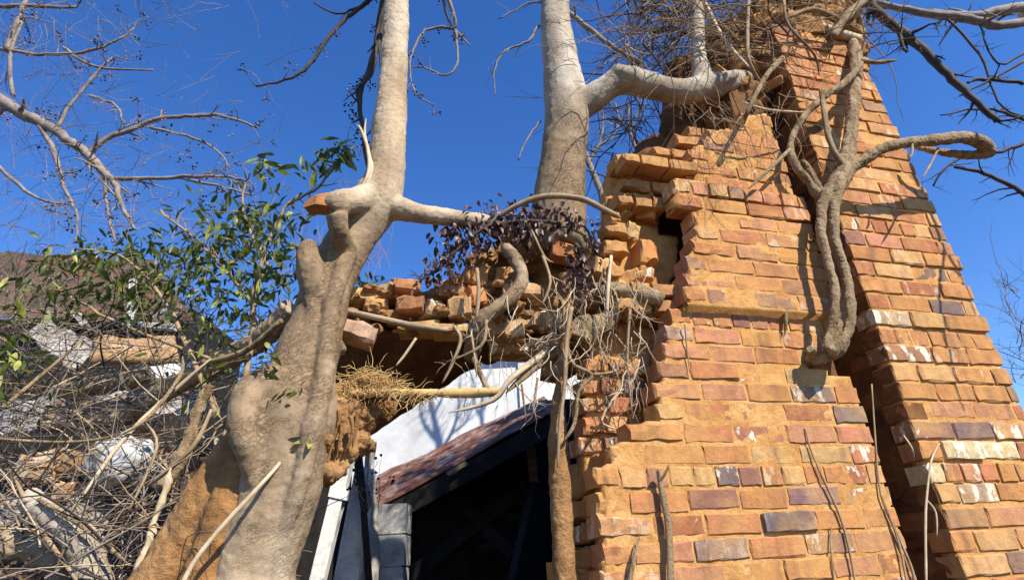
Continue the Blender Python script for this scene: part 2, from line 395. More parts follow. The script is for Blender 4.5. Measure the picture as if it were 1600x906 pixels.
# named bricks: (x, y in the photograph) -> colour, lime
SPECIAL = [((1198, 820), (.115, .10, .11), .1), ((1245, 780), (.20, .125, .14), 0), ((1250, 617), (.17, .125, .115), .6), ((1320, 590), (.15, .12, .10), 1), ((1190, 680), (.36, .15, .09), 1),
           ((1170, 585), (.27, .135, .105), 1), ((1060, 525), (.29, .19, .17), .2), ((1120, 560), (.45, .2, .10), 0), ((1110, 470), (.30, .15, .10), .2), ((1080, 420), (.34, .19, .13), 0), ((1210, 525), (.52, .27, .09), 0),
           ((1315, 648), (.20, .16, .14), 0), ((1450, 720), (.60, .50, .28), 1), ((1500, 700), (.62, .52, .30), 1), ((1560, 705), (.62, .50, .28), 1), ((1460, 672), (.24, .13, .10), 1), ((1535, 770), (.45, .36, .24), 1),
           ((1480, 810), (.26, .15, .11), 0), ((1400, 502), (.45, .35, .24), 1), ((1340, 765), (.26, .15, .11), 1), ((1355, 680), (.50, .2, .11), 0), ((1310, 845), (.24, .13, .12), .5), ((1010, 740), (.36, .18, .12), 0), ((960, 825), (.42, .2, .11), .3), ((1090, 855), (.28, .18, .15), .2)]
def special(u0, u1, z, H):
    for (x, y), c, a in SPECIAL:
        u, zz = uh(x, y)
        if u0 <= u < u1 and z <= zz < z + H: return (*c, a)
# left edge of the front skin, as photograph points
LEFT = [uh(938, 960), uh(938, 875), uh(935, 729), uh(950, 723), uh(950, 694), uh(988, 690), uh(988, 662), uh(1024, 656), uh(1027, 600), uh(1032, 560), uh(1042, 515), uh(1047, 491), uh(1064, 484), uh(1064, 405), uh(1074, 398), uh(1077, 335),
        uh(1043, 330), uh(1043, 284), uh(1076, 280), uh(1080, 228), uh(1100, 224), uh(1104, 203), uh(1150, 199), uh(1152, 182), uh(1196, 176), uh(1205, 120)]
SL0, SL1, UR = uh(1336, 590)[0], uh(1398, 590)[0], uh(1499, 413)[0]
def rows(anchor, pitch, zlo, zhi):
    k0 = math.floor((zlo - anchor) / pitch); k = k0; out = []
    while anchor + k * pitch < zhi: out.append((k, anchor + k * pitch + N(.0018))); k += 1
    return out
MP, PP = .0752, .0820
panel_rows = rows(uh(1100, 724)[1] - MP * 1, MP, 1.33, uh(1200, 120)[1])
ledge_z = uh(1100, 487)[1]
hole = [uh(1256, 550), uh(1335, 586)]
breast = mob('chimney_breast', ([], []), 'mortar', chim)
def lay_row(u0, u1, z, k, H, L, off, parent, header, left_worn=False, film=None):
    u = u0; first = True
    gap = .009
    shift = (k % 2) * .5
    while u < u1 - .03:
        if header: l = .092 * U(.9, 1.1)
        else: l = L * U(.90, 1.08)
        if first and not header: l = l * (.55 if shift else 1) * U(.9, 1.15)
        if u1 - (u + l) < .045: l = u1 - u
        kind = 'h' if l < .13 else 's'
        if first and left_worn: kind = 'w' if l > .13 else 'wh'
        first = False
        c = special(u, u + l, z, H + .012)
        cx, cz = u + l / 2, z + H / 2
        if not (off < .05 and hole[1][1] - .02 < cz < hole[0][1] + .01 and cx > hole[0][0] - .01 and cx < hole[1][0] + .02 and parent is breast):
            lay(u + gap / 2, z + N(.0015), l - gap, H, off + N(.0024) - (.012 if c and c[3] == .1 else 0), parent, kind, c, rot=N(.006), tilt=N(.012), yaw=N(.008))
        u += l
for k, z in reversed(panel_rows):
    zc = z + .03; ul = lerp_profile(LEFT, zc) + N(.008)
    proud = -.036 if ledge_z < zc < uh(1100, 335)[1] else 0.0
    if uh(1043, 331)[1] < zc < uh(1043, 283)[1]: proud = -.042
    lay_row(ul, SL0 - abs(N(.004)), z, k, .0635, BL + .012, proud, breast, k in (0, 8, 16), True)
pier = mob('side_pier', ([], []), 'mortar', chim)
pier_rows = rows(uh(1407, 622)[1], PP, 1.30, uh(1330, 75)[1])
def pier_right(z): return UR - (.0 if z < 3.2 else (z - 3.2) * .05)
for k, z in reversed(pier_rows):
    lay_row(SL1 + N(.004), pier_right(z) + N(.006), z, k, .0695, .216, N(.003), pier, k % 7 == 3, False)
# inner skins left of the broken edge
inner = mob('inner_skin', ([], []), 'mortar', chim)
INL = [uh(903, 706, .16), uh(905, 640, .16), uh(914, 560, .16), uh(928, 492, .16), uh(960, 480, .16)]
for k, z in rows(1.885, MP, uh(903, 700, .16)[1], uh(940, 486, .16)[1]):
    lay_row(lerp_profile(INL, z + .03) + N(.012), lerp_profile(LEFT, z + .03) + .03, z, k, .058, BL, .16 + N(.008), inner, k % 2 == 0, True)
UPL = [uh(952, 480, .07), uh(952, 300, .07), uh(954, 244, .07), uh(1015, 236, .07), uh(1050, 212, .07), uh(1110, 196, .07)]
cav = [uh(978, 420, .07), uh(1062, 332, .07)]
for k, z in rows(1.885, MP, uh(960, 486, .07)[1], uh(1080, 196, .07)[1]):
    u0 = lerp_profile(UPL, z + .03) + N(.02); u1 = lerp_profile(LEFT, z + .03) + .03
    if cav[0][1] - .12 < z < cav[1][1]: lay_row(u0, min(u1, cav[0][0] + U(-.03, .05)), z, k, .058, BL, .09 + N(.015), inner, k % 2 == 0, True)
    else: lay_row(u0 + abs(N(.03)), u1, z, k, .058 * U(.85, 1.05), BL * U(.6, 1), .06 + N(.03), inner, k % 3 == 0, True)
# clay bedding: one skin per wythe, recessed behind the brick faces and pushed out where the wash covers them
def bedding(o, u0f, u1f, z0, z1, off, step=.012, th=.08, seed=0, lo=.0014, hi=.0055, tw=None):
    V, Fc, idx = [], [], {}
    nz_ = int((z1 - z0) / step); umin = min(u0f(z0 + (z1 - z0) * i / 40) for i in range(41)); umax = max(u1f(z0 + (z1 - z0) * i / 40) for i in range(41)); nu = int((umax - umin) / step)
    def vert(i, j):
        if (i, j) not in idx:
            u, z = umin + i * step, z0 + j * step
            s = fbm(Vector((u * 5 + seed, z * 5, 0)), 4); d = lo + (hi - lo) * (.5 + .5 * fbm(Vector((u * 30, z * 30, seed)), 3)) - (.008 if u > .75 and z > 2.75 and o is breast else .001) * max(0, s - .12) / .5
            if tw: d += tw(u, z)
            idx[(i, j)] = len(V); V.append(UH(u, z, off + d))
        return idx[(i, j)]
    for j in range(nz_):
        z = z0 + (j + .5) * step; a, b_ = u0f(z), u1f(z)
        for i in range(nu):
            u = umin + (i + .5) * step
            if a < u < b_ and not (o is breast and hole[0][0] < u < hole[1][0] and hole[1][1] < z < hole[0][1]): Fc.append((vert(i, j), vert(i + 1, j), vert(i + 1, j + 1), vert(i, j + 1)))
    me = o.data; me.from_pydata([tuple(v) for v in V], [], Fc); me.update(); me.polygons.foreach_set('use_smooth', [True] * len(Fc))
    s = o.modifiers.new('thick', 'SOLIDIFY'); s.thickness = th; s.offset = -1
zt = uh(1200, 125)[1]
def ledge(u, z):
    a = uh(1100, 335)[1]
    return (-.036 if ledge_z < z < a else -.042 if a <= z < uh(1043, 283)[1] and u < uh(1098, 300)[0] else 0)
bedding(breast, lambda z: lerp_profile(LEFT, z) + .018, lambda z: SL0 - .012, 1.3, zt, 0, seed=3, tw=ledge)
bedding(pier, lambda z: SL1 + .012, lambda z: pier_right(z) - .012, 1.3, uh(1330, 80)[1], .003, seed=9)
bedding(inner, lambda z: (lerp_profile(INL, z) if z < uh(940, 486, .16)[1] else lerp_profile(UPL, z) ) + .03, lambda z: lerp_profile(LEFT, z) + .05, 1.3, uh(1080, 190, .1)[1], .175, seed=5, th=.05)
# masonry core behind the skins
def core(u0, u1, z0, z1, y0, y1, name, m):
    n = 26; V, Fc = [], []
    vf = box(0, 1, 0, 1, 0, 1); P = [UH(u0 + (u1 - u0) * v.x, z0 + (z1 - z0) * v.z, y0 + (y1 - y0) * v.y) for v in vf[0]]
    return mob(name, (P, vf[1]), m, chim, smooth=False)
zT = uh(1200, 150)[1]
core(uh(1020, 400, .3)[0], SL0 - .004, 0, uh(1100, 300, .3)[1], .26, .75, 'core', 'shaded_clay')
core(uh(915, 800, .1)[0] + .02, SL0 - .01, 0, 1.62, .085, .62, 'core', 'mortar')
core(SL0 + .001, SL1 - .001, 0, zT + .25, .56, .74, 'slot_back', 'shaded_clay')
core(SL1 + .006, UR - .02, 0, uh(1330, 90)[1], .075, .75, 'core', 'shaded_clay')
core(SL0 - .15, SL0 - .006, 0, zT + .08, .075, .26, 'core', 'shaded_clay')
# plinth below the frame, down to the ground
core(-.0, SL0 - .003, 0, 1.335, .004, .085, 'plinth', 'mortar'); core(SL1 + .003, UR, 0, 1.335, .004, .0745, 'plinth', 'mortar')
# return bricks of the near left corner (seen end-on at the lower left)
for k, z in panel_rows:
    if z < 1.90:
        p0 = lerp_profile(LEFT, z + .03)
        me = random.choice(BR['w']); d = U(.0, .012)
        m_ = Matrix.Translation(UH(p0 + .004 + d, z, .205 + .1 * (k % 2))) @ Matrix.Rotation(ANG - math.pi / 2, 4, 'Z') @ Matrix.Diagonal((.95, 1, .98, 1))
        inst('brick', me, m_, chim, pal((.44, .22, .085))); count[0] += 1
        me = random.choice(BR['w']); m_ = Matrix.Translation(UH(p0 + .01 + d, z, .415 + .1 * (k % 2))) @ Matrix.Rotation(ANG - math.pi / 2, 4, 'Z'); inst('brick', me, m_, chim, pal((.44, .22, .085)))
reveal = ([], [])
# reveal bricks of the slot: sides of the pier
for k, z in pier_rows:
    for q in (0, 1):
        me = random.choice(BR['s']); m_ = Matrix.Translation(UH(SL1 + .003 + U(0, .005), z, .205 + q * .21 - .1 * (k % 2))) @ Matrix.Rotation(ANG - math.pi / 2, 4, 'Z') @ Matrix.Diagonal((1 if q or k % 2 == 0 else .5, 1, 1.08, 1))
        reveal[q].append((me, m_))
# what lies past the first three hundred bricks: one part
V, Fc = [], []
for me, m_ in extra_bricks:
    n = len(V); V += [m_ @ v.co for v in me.vertices]; Fc += [tuple(n + i for i in p.vertices) for p in me.polygons]
if V:
    o = mob('brickwork', (V, Fc), 'brick', chim, smooth=False, kind='stuff'); o.color = (.44, .22, .085, 0)
for q, c in ((0, (.25, .115, .045, 0)), (1, (.10, .05, .025, 0))):  # outer bricks brown, inner ones darker: slot shade painted by depth
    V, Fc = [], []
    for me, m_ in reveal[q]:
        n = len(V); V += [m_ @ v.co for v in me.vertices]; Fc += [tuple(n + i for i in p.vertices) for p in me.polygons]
    o = mob('slot_brickwork', (V, Fc), 'shaded_brick', chim, smooth=False, kind='stuff'); o.color = c
# broken crown of the chimney: clay, roots and lumps
parts = []
for x, y, off, r in [(1150, 165, .22, 42), (1190, 120, .2, 48), (1240, 70, .16, 50), (1290, 60, .14, 46), (1320, 88, .12, 28), (1250, 20, .25, 60), (1190, 60, .3, 50), (1300, 15, .25, 45), (1230, -60, .3, 70), (1120, 190, .3, 40), (1215, 165, .3, 36), (1160, 100, .35, 60)]:
    p = CH(x, y, off); parts.append(blob(p, r * mpp(p) * 1.0, 3, .35, 4, (1.1, 1, .9)))
voxel(mob('broken_crown', join(*parts), 'rubble_clay', chim), .012, 1, ((.09, .06), (.025, .022)))
for x, y, off, s in [(1130, 110, .08, 1), (1175, 95, .06, 1), (1150, 150, .1, .9), (1205, 70, .05, 1), (1225, 130, .03, .8), (1250, 60, .05, 1), (1290, 35, .05, 1), (1270, 90, .02, .9), (1310, 60, .03, 1), (1180, 40, .12, 1), (1120, 165, .14, .9), (1235, 25, .08, 1), (1330, 95, .02, .8)]:
    m_ = Matrix.Translation(CH(x, y, off)) @ Euler((N(.4), N(.4), ANG + N(.5))).to_matrix().to_4x4() @ Matrix.Diagonal((s * .7, s, s, 1))
    inst('brick', random.choice(BR['wh' if R() < .5 else 'w']), m_, chim, pal((.5, .25, .085)))

# the old flue lining, the shade behind the limb put into its clay colour
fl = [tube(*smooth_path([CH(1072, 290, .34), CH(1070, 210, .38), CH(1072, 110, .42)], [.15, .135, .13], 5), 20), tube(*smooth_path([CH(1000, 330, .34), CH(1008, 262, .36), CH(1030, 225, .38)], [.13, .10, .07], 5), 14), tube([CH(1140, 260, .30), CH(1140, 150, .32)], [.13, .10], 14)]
voxel(mob('flue_lining', join(*fl), 'shaded_clay', chim), .012, 2, ((.12, .04), (.03, .015)))

# ------------------------------------------------------------------ ruined arch between the left tree and the chimney
YA = 2.12
arch = thing('brick_arch', 'ruined clay-bonded brick arch sagging between the forked tree and the chimney', 'arch', W(700, 906, 2.3))
parts = []
for x, y, Y, r in [(560, 500, 2.38, 30), (600, 480, 2.36, 30), (650, 485, 2.36, 32), (700, 478, 2.36, 36), (745, 462, 2.34, 42), (790, 470, 2.36, 44), (835, 480, 2.38, 46), (880, 460, 2.4, 50), (925, 460, 2.38, 48), (965, 465, 2.34, 40), (760, 420, 2.4, 30), (810, 410, 2.4, 36), (860, 420, 2.4, 36), (905, 410, 2.4, 34), (850, 520, 2.4, 40), (900, 530, 2.4, 40), (880, 570, 2.42, 28), (960, 430, 2.34, 26)]:
    p = W(x, y, Y); parts.append(blob(p, r * mpp(p), 3, .3, 4, (1.15, 1, .85)))
voxel(mob('clay_core', join(*parts), 'rubble_clay', arch), .012, 1, ((.08, .05), (.025, .02)))
# underside: a clay slope, shade put into its colour, running back and down behind the tree, with a broken diagonal edge
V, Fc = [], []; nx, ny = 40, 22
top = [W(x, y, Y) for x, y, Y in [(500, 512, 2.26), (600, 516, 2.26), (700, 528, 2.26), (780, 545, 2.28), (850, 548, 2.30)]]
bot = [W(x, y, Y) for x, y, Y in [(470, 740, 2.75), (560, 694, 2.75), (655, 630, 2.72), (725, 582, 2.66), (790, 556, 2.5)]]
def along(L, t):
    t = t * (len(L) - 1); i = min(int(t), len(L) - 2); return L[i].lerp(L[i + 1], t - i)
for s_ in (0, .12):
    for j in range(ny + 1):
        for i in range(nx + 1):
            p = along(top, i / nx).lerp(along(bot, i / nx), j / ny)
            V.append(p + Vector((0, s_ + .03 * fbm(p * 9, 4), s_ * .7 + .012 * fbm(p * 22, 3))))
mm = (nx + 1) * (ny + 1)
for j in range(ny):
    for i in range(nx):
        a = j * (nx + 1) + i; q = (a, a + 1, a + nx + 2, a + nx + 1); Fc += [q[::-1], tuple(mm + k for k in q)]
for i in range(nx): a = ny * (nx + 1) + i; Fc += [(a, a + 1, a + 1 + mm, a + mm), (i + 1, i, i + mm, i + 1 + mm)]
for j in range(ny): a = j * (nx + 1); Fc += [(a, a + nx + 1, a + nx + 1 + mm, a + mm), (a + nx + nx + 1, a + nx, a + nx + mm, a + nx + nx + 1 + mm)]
mob('shaded_underside', (V, Fc), 'shaded_clay', arch)
# its bricks: x, y, width, height in photograph pixels, distance, turn, tilt, colour
OB, RB, YB, PB = (.46, .22, .08), (.42, .18, .09), (.56, .36, .16), (.48, .30, .20)
AB = [(570, 462, 40, 22, 2.2, .2, .1, YB), (600, 458, 44, 26, 2.2, -.3, -.1, OB), (637, 449, 42, 22, 2.16, .25, .08, RB), (641, 476, 46, 25, 2.12, .05, .03, RB), (676, 484, 28, 26, 2.16, .5, .1, PB), (718, 482, 40, 34, 2.12, .1, -.06, YB), (703, 452, 34, 26, 2.16, -.35, .12, PB),
      (745, 432, 40, 30, 2.2, .3, .1, OB), (752, 465, 48, 34, 2.2, .6, -.2, (.46, .17, .06)), (815, 456, 64, 22, 2.14, .1, .06, YB), (795, 432, 40, 26, 2.2, -.2, .2, OB), (562, 520, 56, 27, 2.02, .35, .25, PB), (590, 478, 40, 20, 2.2, .1, 0, YB), (655, 512, 70, 14, 2.14, .0, .05, YB),
      (705, 516, 60, 15, 2.14, .05, .07, YB), (790, 515, 62, 32, 2.18, -.1, .08, YB), (800, 545, 74, 22, 2.24, .1, .05, OB), (830, 500, 46, 30, 2.2, .3, .1, PB), (868, 498, 34, 28, 2.18, .5, -.2, YB), (850, 540, 46, 26, 2.24, 0, 0, OB), (945, 425, 50, 34, 2.12, .5, .25, YB),
      (962, 452, 56, 32, 2.14, .35, .3, YB), (985, 435, 34, 22, 2.16, -.2, -.2, OB), (930, 470, 46, 34, 2.2, .6, .3, YB), (972, 482, 50, 18, 2.16, .1, 0, PB), (900, 560, 40, 26, 2.3, .2, .1, OB), (868, 575, 38, 28, 2.34, .2, .2, OB), (1010, 395, 30, 40, 2.18, .3, .05, (.5, .22, .075)),
      (1008, 430, 26, 22, 2.16, .2, .3, (.48, .2, .07)), (985, 365, 24, 30, 2.2, .4, .3, YB), (975, 330, 20, 24, 2.2, .7, .2, (.66, .5, .25)), (1000, 300, 40, 24, 2.18, .2, .1, YB), (1010, 335, 34, 22, 2.22, -.3, .2, OB), (620, 495, 40, 16, 2.2, 0, .05, OB), (770, 490, 36, 22, 2.2, .2, .2, OB), (540, 470, 30, 20, 2.25, 0, 0, OB)]
for x, y, w_, h_, Y, yaw, tl, c in AB:
    p = W(x, y, Y); k = mpp(p); wh = w_ * k < .12
    m_ = Matrix.Translation(p) @ Euler((N(.08), tl + N(.03), yaw)).to_matrix().to_4x4() @ Matrix.Diagonal((w_ * k * .95 / (.1 if wh else BL), 1, h_ * k * .95 / BH, 1)) @ Matrix.Translation((-.05 if wh else -.1, -.03, -BH / 2))
    inst('brick', random.choice(BR['wh' if wh else 'w']), m_, arch, (*[v * U(.9, 1.1) for v in c], random.choice([0, 0, .5, 1])))
# crumbs of brick and mortar
mob('mortar_crumbs', join(*[blob(W(U(545, 1015), U(430, 525), U(2.1, 2.25)), U(.008, .03), 2, .5, 6, (1.2, 1, .8)) for _ in range(110)]), 'rubble_clay', arch, kind='stuff', smooth=False)

# ------------------------------------------------------------------ left tree: swollen base, fork, limb grown across the arch
YT = 1.92
tree = thing('forked_tree', 'pale smooth-barked forked tree with a swollen muddy base beside the arch', 'tree', (W(410, 906, YT).x, YT, 0))
tb = [ptube([(330, 1500, 1.95, 120), (385, 1000, YT, 84), (396, 900, YT, 62), (422, 805, YT, 63), (440, 735, YT, 67), (458, 650, YT, 69), (475, 572, YT, 50), (498, 500, YT + .02, 40), (513, 440, YT + .04, 38), (547, 375, YT + .08, 35), (588, 315, YT + .1, 38), (603, 270, YT + .1, 30), (609, 190, YT + .1, 25), (616, 90, YT + .1, 21.5), (620, 0, YT + .1, 19), (622, -120, YT + .1, 17), (624, -300, YT + .1, 15)], sides=20),
      ptube([(585, 320, YT + .1, 30), (622, 326, YT + .1, 20), (660, 335, YT + .12, 15), (710, 340, YT + .17, 14), (760, 350, YT + .22, 13.5), (800, 372, YT + .3, 15), (850, 385, 2.3, 16)], sides=14),
      ptube([(575, 312, YT + .05, 26), (548, 314, YT - .05, 20), (527, 320, YT - .12, 22), (519, 330, YT - .13, 15)], sides=14),
      ptube([(526, 335, YT - .12, 18), (530, 360, YT - .09, 16), (540, 392, YT, 18)], sides=12),
      ptube([(504, 485, YT, 32), (488, 432, YT - .06, 24), (481, 395, YT - .08, 18), (488, 378, YT - .08, 10)], sides=14),
      ptube([(484, 596, YT - .01, 44), (432, 602, YT - .07, 35), (394, 616, YT - .12, 30), (380, 655, YT - .16, 25), (384, 695, YT - .16, 22), (396, 740, YT - .12, 17), (412, 790, YT - .08, 12)], sides=14),
      ptube([(545, 395, YT - .0, 14), (525, 450, YT - .05, 14), (512, 520, YT - .06, 14), (505, 590, YT - .08, 18), (490, 660, YT - .1, 20), (472, 740, YT - .1, 16), (440, 830, YT - .07, 13), (405, 920, YT - .04, 12), (410, 1000, YT, 10)], sides=10),
      ptube([(484, 440, YT - .06, 10), (490, 500, YT - .06, 12), (466, 565, YT - .08, 16), (440, 600, YT - .09, 16)], sides=10),
      ptube([(500, 560, YT + .02, 26), (525, 545, YT + .06, 16), (532, 552, YT + .06, 9)], sides=10),
      ptube([(470, 700, YT + .06, 40), (520, 690, YT + .12, 30), (548, 650, YT + .16, 22)], sides=12)]
tr = mob('trunk', join(*tb), 'pale_bark', tree); voxel(tr, .007, 3, ((.22, .02), (.05, .008), (.016, .005)))
# muddy root buttress, left
br = [ptube([(410, 655, YT - .0, 24), (385, 680, YT - .02, 24), (358, 720, YT - .03, 29), (320, 790, YT - .02, 38), (270, 880, YT, 44), (230, 980, YT + .02, 50), (200, 1300, YT, 80)], sides=14),
      ptube([(380, 720, YT - .06, 26), (350, 820, YT - .06, 34), (320, 920, YT - .05, 40), (300, 1200, YT - .05, 60)], sides=12)]
voxel(mob('root_buttress', join(*br), 'orange_mud', tree), .009, 4, ((.14, .03), (.03, .012), (.012, .005)))
# crumbling earth on the right of the trunk
pe = []
for x, y, Y, r in [(520, 650, 2.02, 34), (555, 655, 2.08, 30), (580, 640, 2.12, 24), (530, 700, 2.02, 28), (545, 622, 2.08, 26), (508, 740, 1.98, 22), (505, 620, 2.0, 26), (560, 690, 2.06, 20), (525, 730, 2.0, 18), (600, 640, 2.16, 18), (485, 640, 1.9, 22), (500, 690, 1.92, 20)]:
    p = W(x, y, Y); pe.append(blob(p, r * mpp(p), 3, .35, 5))
voxel(mob('earth_clod', join(*pe), 'mud', tree), .008, 1, ((.05, .05), (.014, .02)))
br = []
for x, y, a in [(505, 640, 1), (520, 650, 0), (535, 660, 1), (548, 650, 0), (560, 640, 1), (515, 690, 1), (530, 640, 0)]:
    br.append(ptube([(x, y, 1.93, 4), (x + U(-6, 4), y + 25, 1.94, 3), (x + U(-14, 0), y + 60, 1.96, 2)], sides=5, rough=.3))
mob('rootlets', join(*br), 'mud', tree, kind='stuff')
# drooping outer branches with berries, from the crown above the frame
def berries(pts, n, r=.006, spread=.03):
    out = []; import bmesh
    ic = blob((0, 0, 0), 1, 1, 0)
    for p in pts:
        for _ in range(n):
            q = p + Vector((N(spread), N(spread), N(spread) - spread)); k = r * U(.7, 1.2); out.append(([v * k + q for v in ic[0]], ic[1]))
    return join(*out)
def spray(name, parent, paths, Y, m, depth=1, nb=(2, 4), tw=.16, berry=0, tipm='bud', budn=0, jit=.3, twm=None, frac=1.0):
    """traced branches plus their fine side twigs"""
    tips, tws = [], []
    for pp in paths:
        pp = [(q[0], q[1], Y, q[2]) if len(q) == 3 else q for q in pp]
        P = [W(q[0], q[1], q[2] + .0) for q in pp]; Rd = [q[3] * mpp(p) for q, p in zip(pp, P)]
        P, Rd = smooth_path(P, Rd, 5)
        P = [p + Vector((N(1), N(1), N(1))) * .0022 * Y / 2 for p in P]
        mob(name, tube(P, Rd, 7, .1), m, parent)
        for i in range(2, len(P)):
            if R() < .5 * frac:
                d = (P[i] - P[i - 1]).normalized(); nd = (d * .6 + Vector((N(.7), N(.7), N(.7)))).normalized()
                twigs(tws, P[i], nd, tw * Y * U(.4, 1.2), max(Rd[i] * .5, .0008 * Y), depth, tips, jit, -.03, nb, 4, .8)
    if tws: mob('twigs', join(*tws), twm or m, parent, kind='stuff')
    if berry and tips: mob('berries', berries(random.sample(tips, min(berry, len(tips))), 5, .0026 * Y, .006 * Y), 'berry', parent, kind='stuff')
    if budn and tips: mob('buds', berries(random.sample(tips, min(budn, len(tips))), 2, .0022 * Y, .006 * Y), tipm, parent, kind='stuff')
YD = 2.3
spray('branch', tree, [[(620, -60, 2.1, 7), (603, -30, 2.2, 6), (598, 40, YD, 5), (578, 105, YD, 5), (563, 150, YD, 4), (568, 210, YD, 3.5), (575, 270, YD, 2.5)],
                       [(603, -30, 2.2, 5), (590, 50, YD, 4), (582, 110, YD, 4), (560, 140, YD, 3), (562, 170, YD, 2)],
                       [(600, -20, 2.2, 5), (565, 10, YD, 3.6), (535, 35, YD, 3.2), (505, 70, YD, 3), (485, 100, YD, 3), (455, 122, YD, 2.2), (400, 136, YD, 1.5)],
                       [(560, 12, YD, 2.2), (525, 22, YD, 1.6), (490, 5, YD, 1.3)], [(592, 60, YD, 2.5), (595, 140, YD, 2), (580, 200, YD, 1.5), (570, 215, YD, 1)]], YD, 'dark_twig', 1, (1, 2), .05, 26, 'bud', 12, frac=.7)
spray('branch', tree, [[(632, -40, 2.1, 5), (690, -20, 2.2, 4), (712, 40, YD, 2.4), (690, 42, YD, 2.2), (660, 52, YD, 2), (640, 100, YD, 1.6), (650, 145, YD, 1.2), (680, 165, YD, 1)],
                       [(712, 50, YD, 2), (715, 95, YD, 1.8), (700, 118, YD, 1.6), (668, 108, YD, 1.5), (645, 105, YD, 1)], [(690, -20, 2.2, 3), (700, 30, YD, 2), (735, 72, YD, 1.2)]], YD, 'grey_twig', 1, (1, 2), .04, 14, 'bud', 8, frac=.6)
# straight dry stalk leaning across the trunk's foot, and pale stems on the fork
st_ = thing('dry_stalk', 'thin straight straw-coloured stalk leaning across the foot of the forked tree', 'stalk', W(290, 906, 1.7))
mob('stem', ptube([(255, 1010, 1.7, 4.5), (290, 900, 1.7, 4.2), (340, 830, 1.72, 4), (400, 765, 1.75, 3.6), (440, 720, 1.8, 3.2), (468, 684, 1.84, 2.6)], sides=6, rough=.15), 'pale_stem', st_)
vs_ = thing('creeper_stem', 'two pale creeper stems climbing the fork of the pale tree', 'creeper', W(560, 330, 1.9))
for pp in [[(545, 330, 1.93, 4), (562, 300, 1.93, 3.6), (576, 270, 1.93, 3.4), (575, 235, 1.95, 3.2), (565, 205, 1.97, 2.5), (558, 195, 1.97, 1.5)], [(560, 315, 1.92, 3), (580, 270, 1.93, 3), (578, 245, 1.95, 2.6), (570, 210, 1.97, 2), (572, 185, 1.97, 1.2)]]:
    mob('stem', ptube(pp, sides=6, rough=.15), 'pale_stem', vs_)
# brick shard gripped by the knob of the tree
p = W(500, 320, YT - .12)
V = [p + Vector(v) for v in [(-.052, -.02, -.022), (.05, -.04, -.034), (.05, .03, -.034), (-.046, .03, -.02), (-.056, -.014, .004), (-.01, -.034, .022), (.05, -.036, .030), (.05, .03, .030), (-.05, .03, .006), (0, -.044, -.026), (.0, -.042, .012)]]
o = mob('brick_shard', (V, [(0, 9, 10, 4), (9, 1, 6, 10), (4, 10, 5), (10, 6, 5), (4, 5, 8), (5, 6, 7, 8), (0, 4, 8, 3), (1, 2, 7, 6), (0, 3, 2, 1, 9), (3, 8, 7, 2)]), 'brick', None, smooth=False, label='orange brick shard gripped by the broken knob of the forked tree', cat='brick'); o.color = (.42, .17, .07, 0)

# ------------------------------------------------------------------ second tree, rooted on the arch against the chimney
Y2 = 2.3
tree2 = thing('stout_tree', 'stout grey tree rooted on the arch, one limb resting on the chimney', 'tree', W(872, 345, Y2))
tb = [ptube([(872, 400, Y2, 46), (872, 340, Y2, 44), (874, 300, Y2, 40), (880, 240, Y2, 35), (886, 185, Y2, 35), (882, 140, Y2, 33), (875, 90, Y2, 27.5), (869, 40, Y2, 23.5), (867, -20, Y2, 21.5), (864, -120, Y2, 22), (860, -300, Y2, 19)], sides=20),
      ptube([(890, 170, Y2, 30), (922, 157, Y2 - .02, 23), (948, 138, Y2 - .05, 20), (972, 126, Y2 - .06, 23), (1005, 132, Y2 - .05, 21), (1045, 141, Y2 - .03, 19), (1070, 144, Y2 - .02, 20), (1105, 138, Y2, 21), (1140, 128, Y2 + .06, 17), (1165, 125, Y2 + .2, 14)], sides=16),
      ptube([(1098, 138, Y2 - .01, 20), (1096, 112, Y2 - .01, 15), (1092, 90, Y2, 11.5), (1090, 40, Y2, 11), (1088, -20, Y2, 10.5), (1086, -150, Y2, 9)], sides=12),
      ptube([(995, 124, Y2 - .09, 15), (970, 114, Y2 - .11, 12), (962, 106, Y2 - .11, 8)], sides=10),
      ptube([(1118, 132, Y2 - .03, 14), (1135, 122, Y2 - .04, 9), (1150, 116, Y2 - .02, 7)], sides=10),
      ptube([(850, 380, Y2, 40), (820, 385, Y2 - .03, 28), (800, 392, Y2 - .05, 20)], sides=12),
      ptube([(900, 372, Y2 - .04, 26), (918, 385, Y2 - .1, 14), (918, 410, Y2 - .1, 9)], sides=10),
      ptube([(845, 385, Y2 - .12, 10), (875, 366, Y2 - .14, 13), (905, 374, Y2 - .14, 12), (916, 395, Y2 - .13, 10)], sides=10)]
voxel(mob('trunk', join(*tb), 'grey_bark', tree2), .0085, 5, ((.2, .016), (.04, .006), (.015, .003)))
ro = [([(790, 385, 2.12, 9), (806, 408, 2.08, 11), (816, 432, 2.06, 11.5), (805, 458, 2.04, 12), (775, 483, 2.03, 13), (752, 503, 2.04, 14), (742, 530, 2.08, 15), (735, 560, 2.16, 12)], 'pale_bark'),
      ([(925, 455, 2.12, 14), (968, 455, 2.1, 14), (1005, 460, 2.09, 14), (1036, 470, 2.08, 12)], 'vine_bark'),
      ([(905, 535, 2.1, 26), (915, 515, 2.1, 24), (935, 508, 2.11, 17), (962, 490, 2.12, 13), (985, 472, 2.14, 10)], 'vine_bark'),
      ([(884, 430, 2.08, 8), (886, 480, 2.06, 9), (880, 560, 2.05, 9), (872, 640, 2.05, 10), (870, 700, 2.05, 14), (876, 780, 2.04, 17), (880, 860, 2.03, 18), (882, 960, 2.03, 20), (885, 1700, 2.03, 30)], 'mud')]
for pp, mt in ro:
    o = mob('root', ptube(pp, sides=14, step=6), mt, tree2); voxel(o, .006, 2, ((.07, .02), (.02, .005)))
fine = []
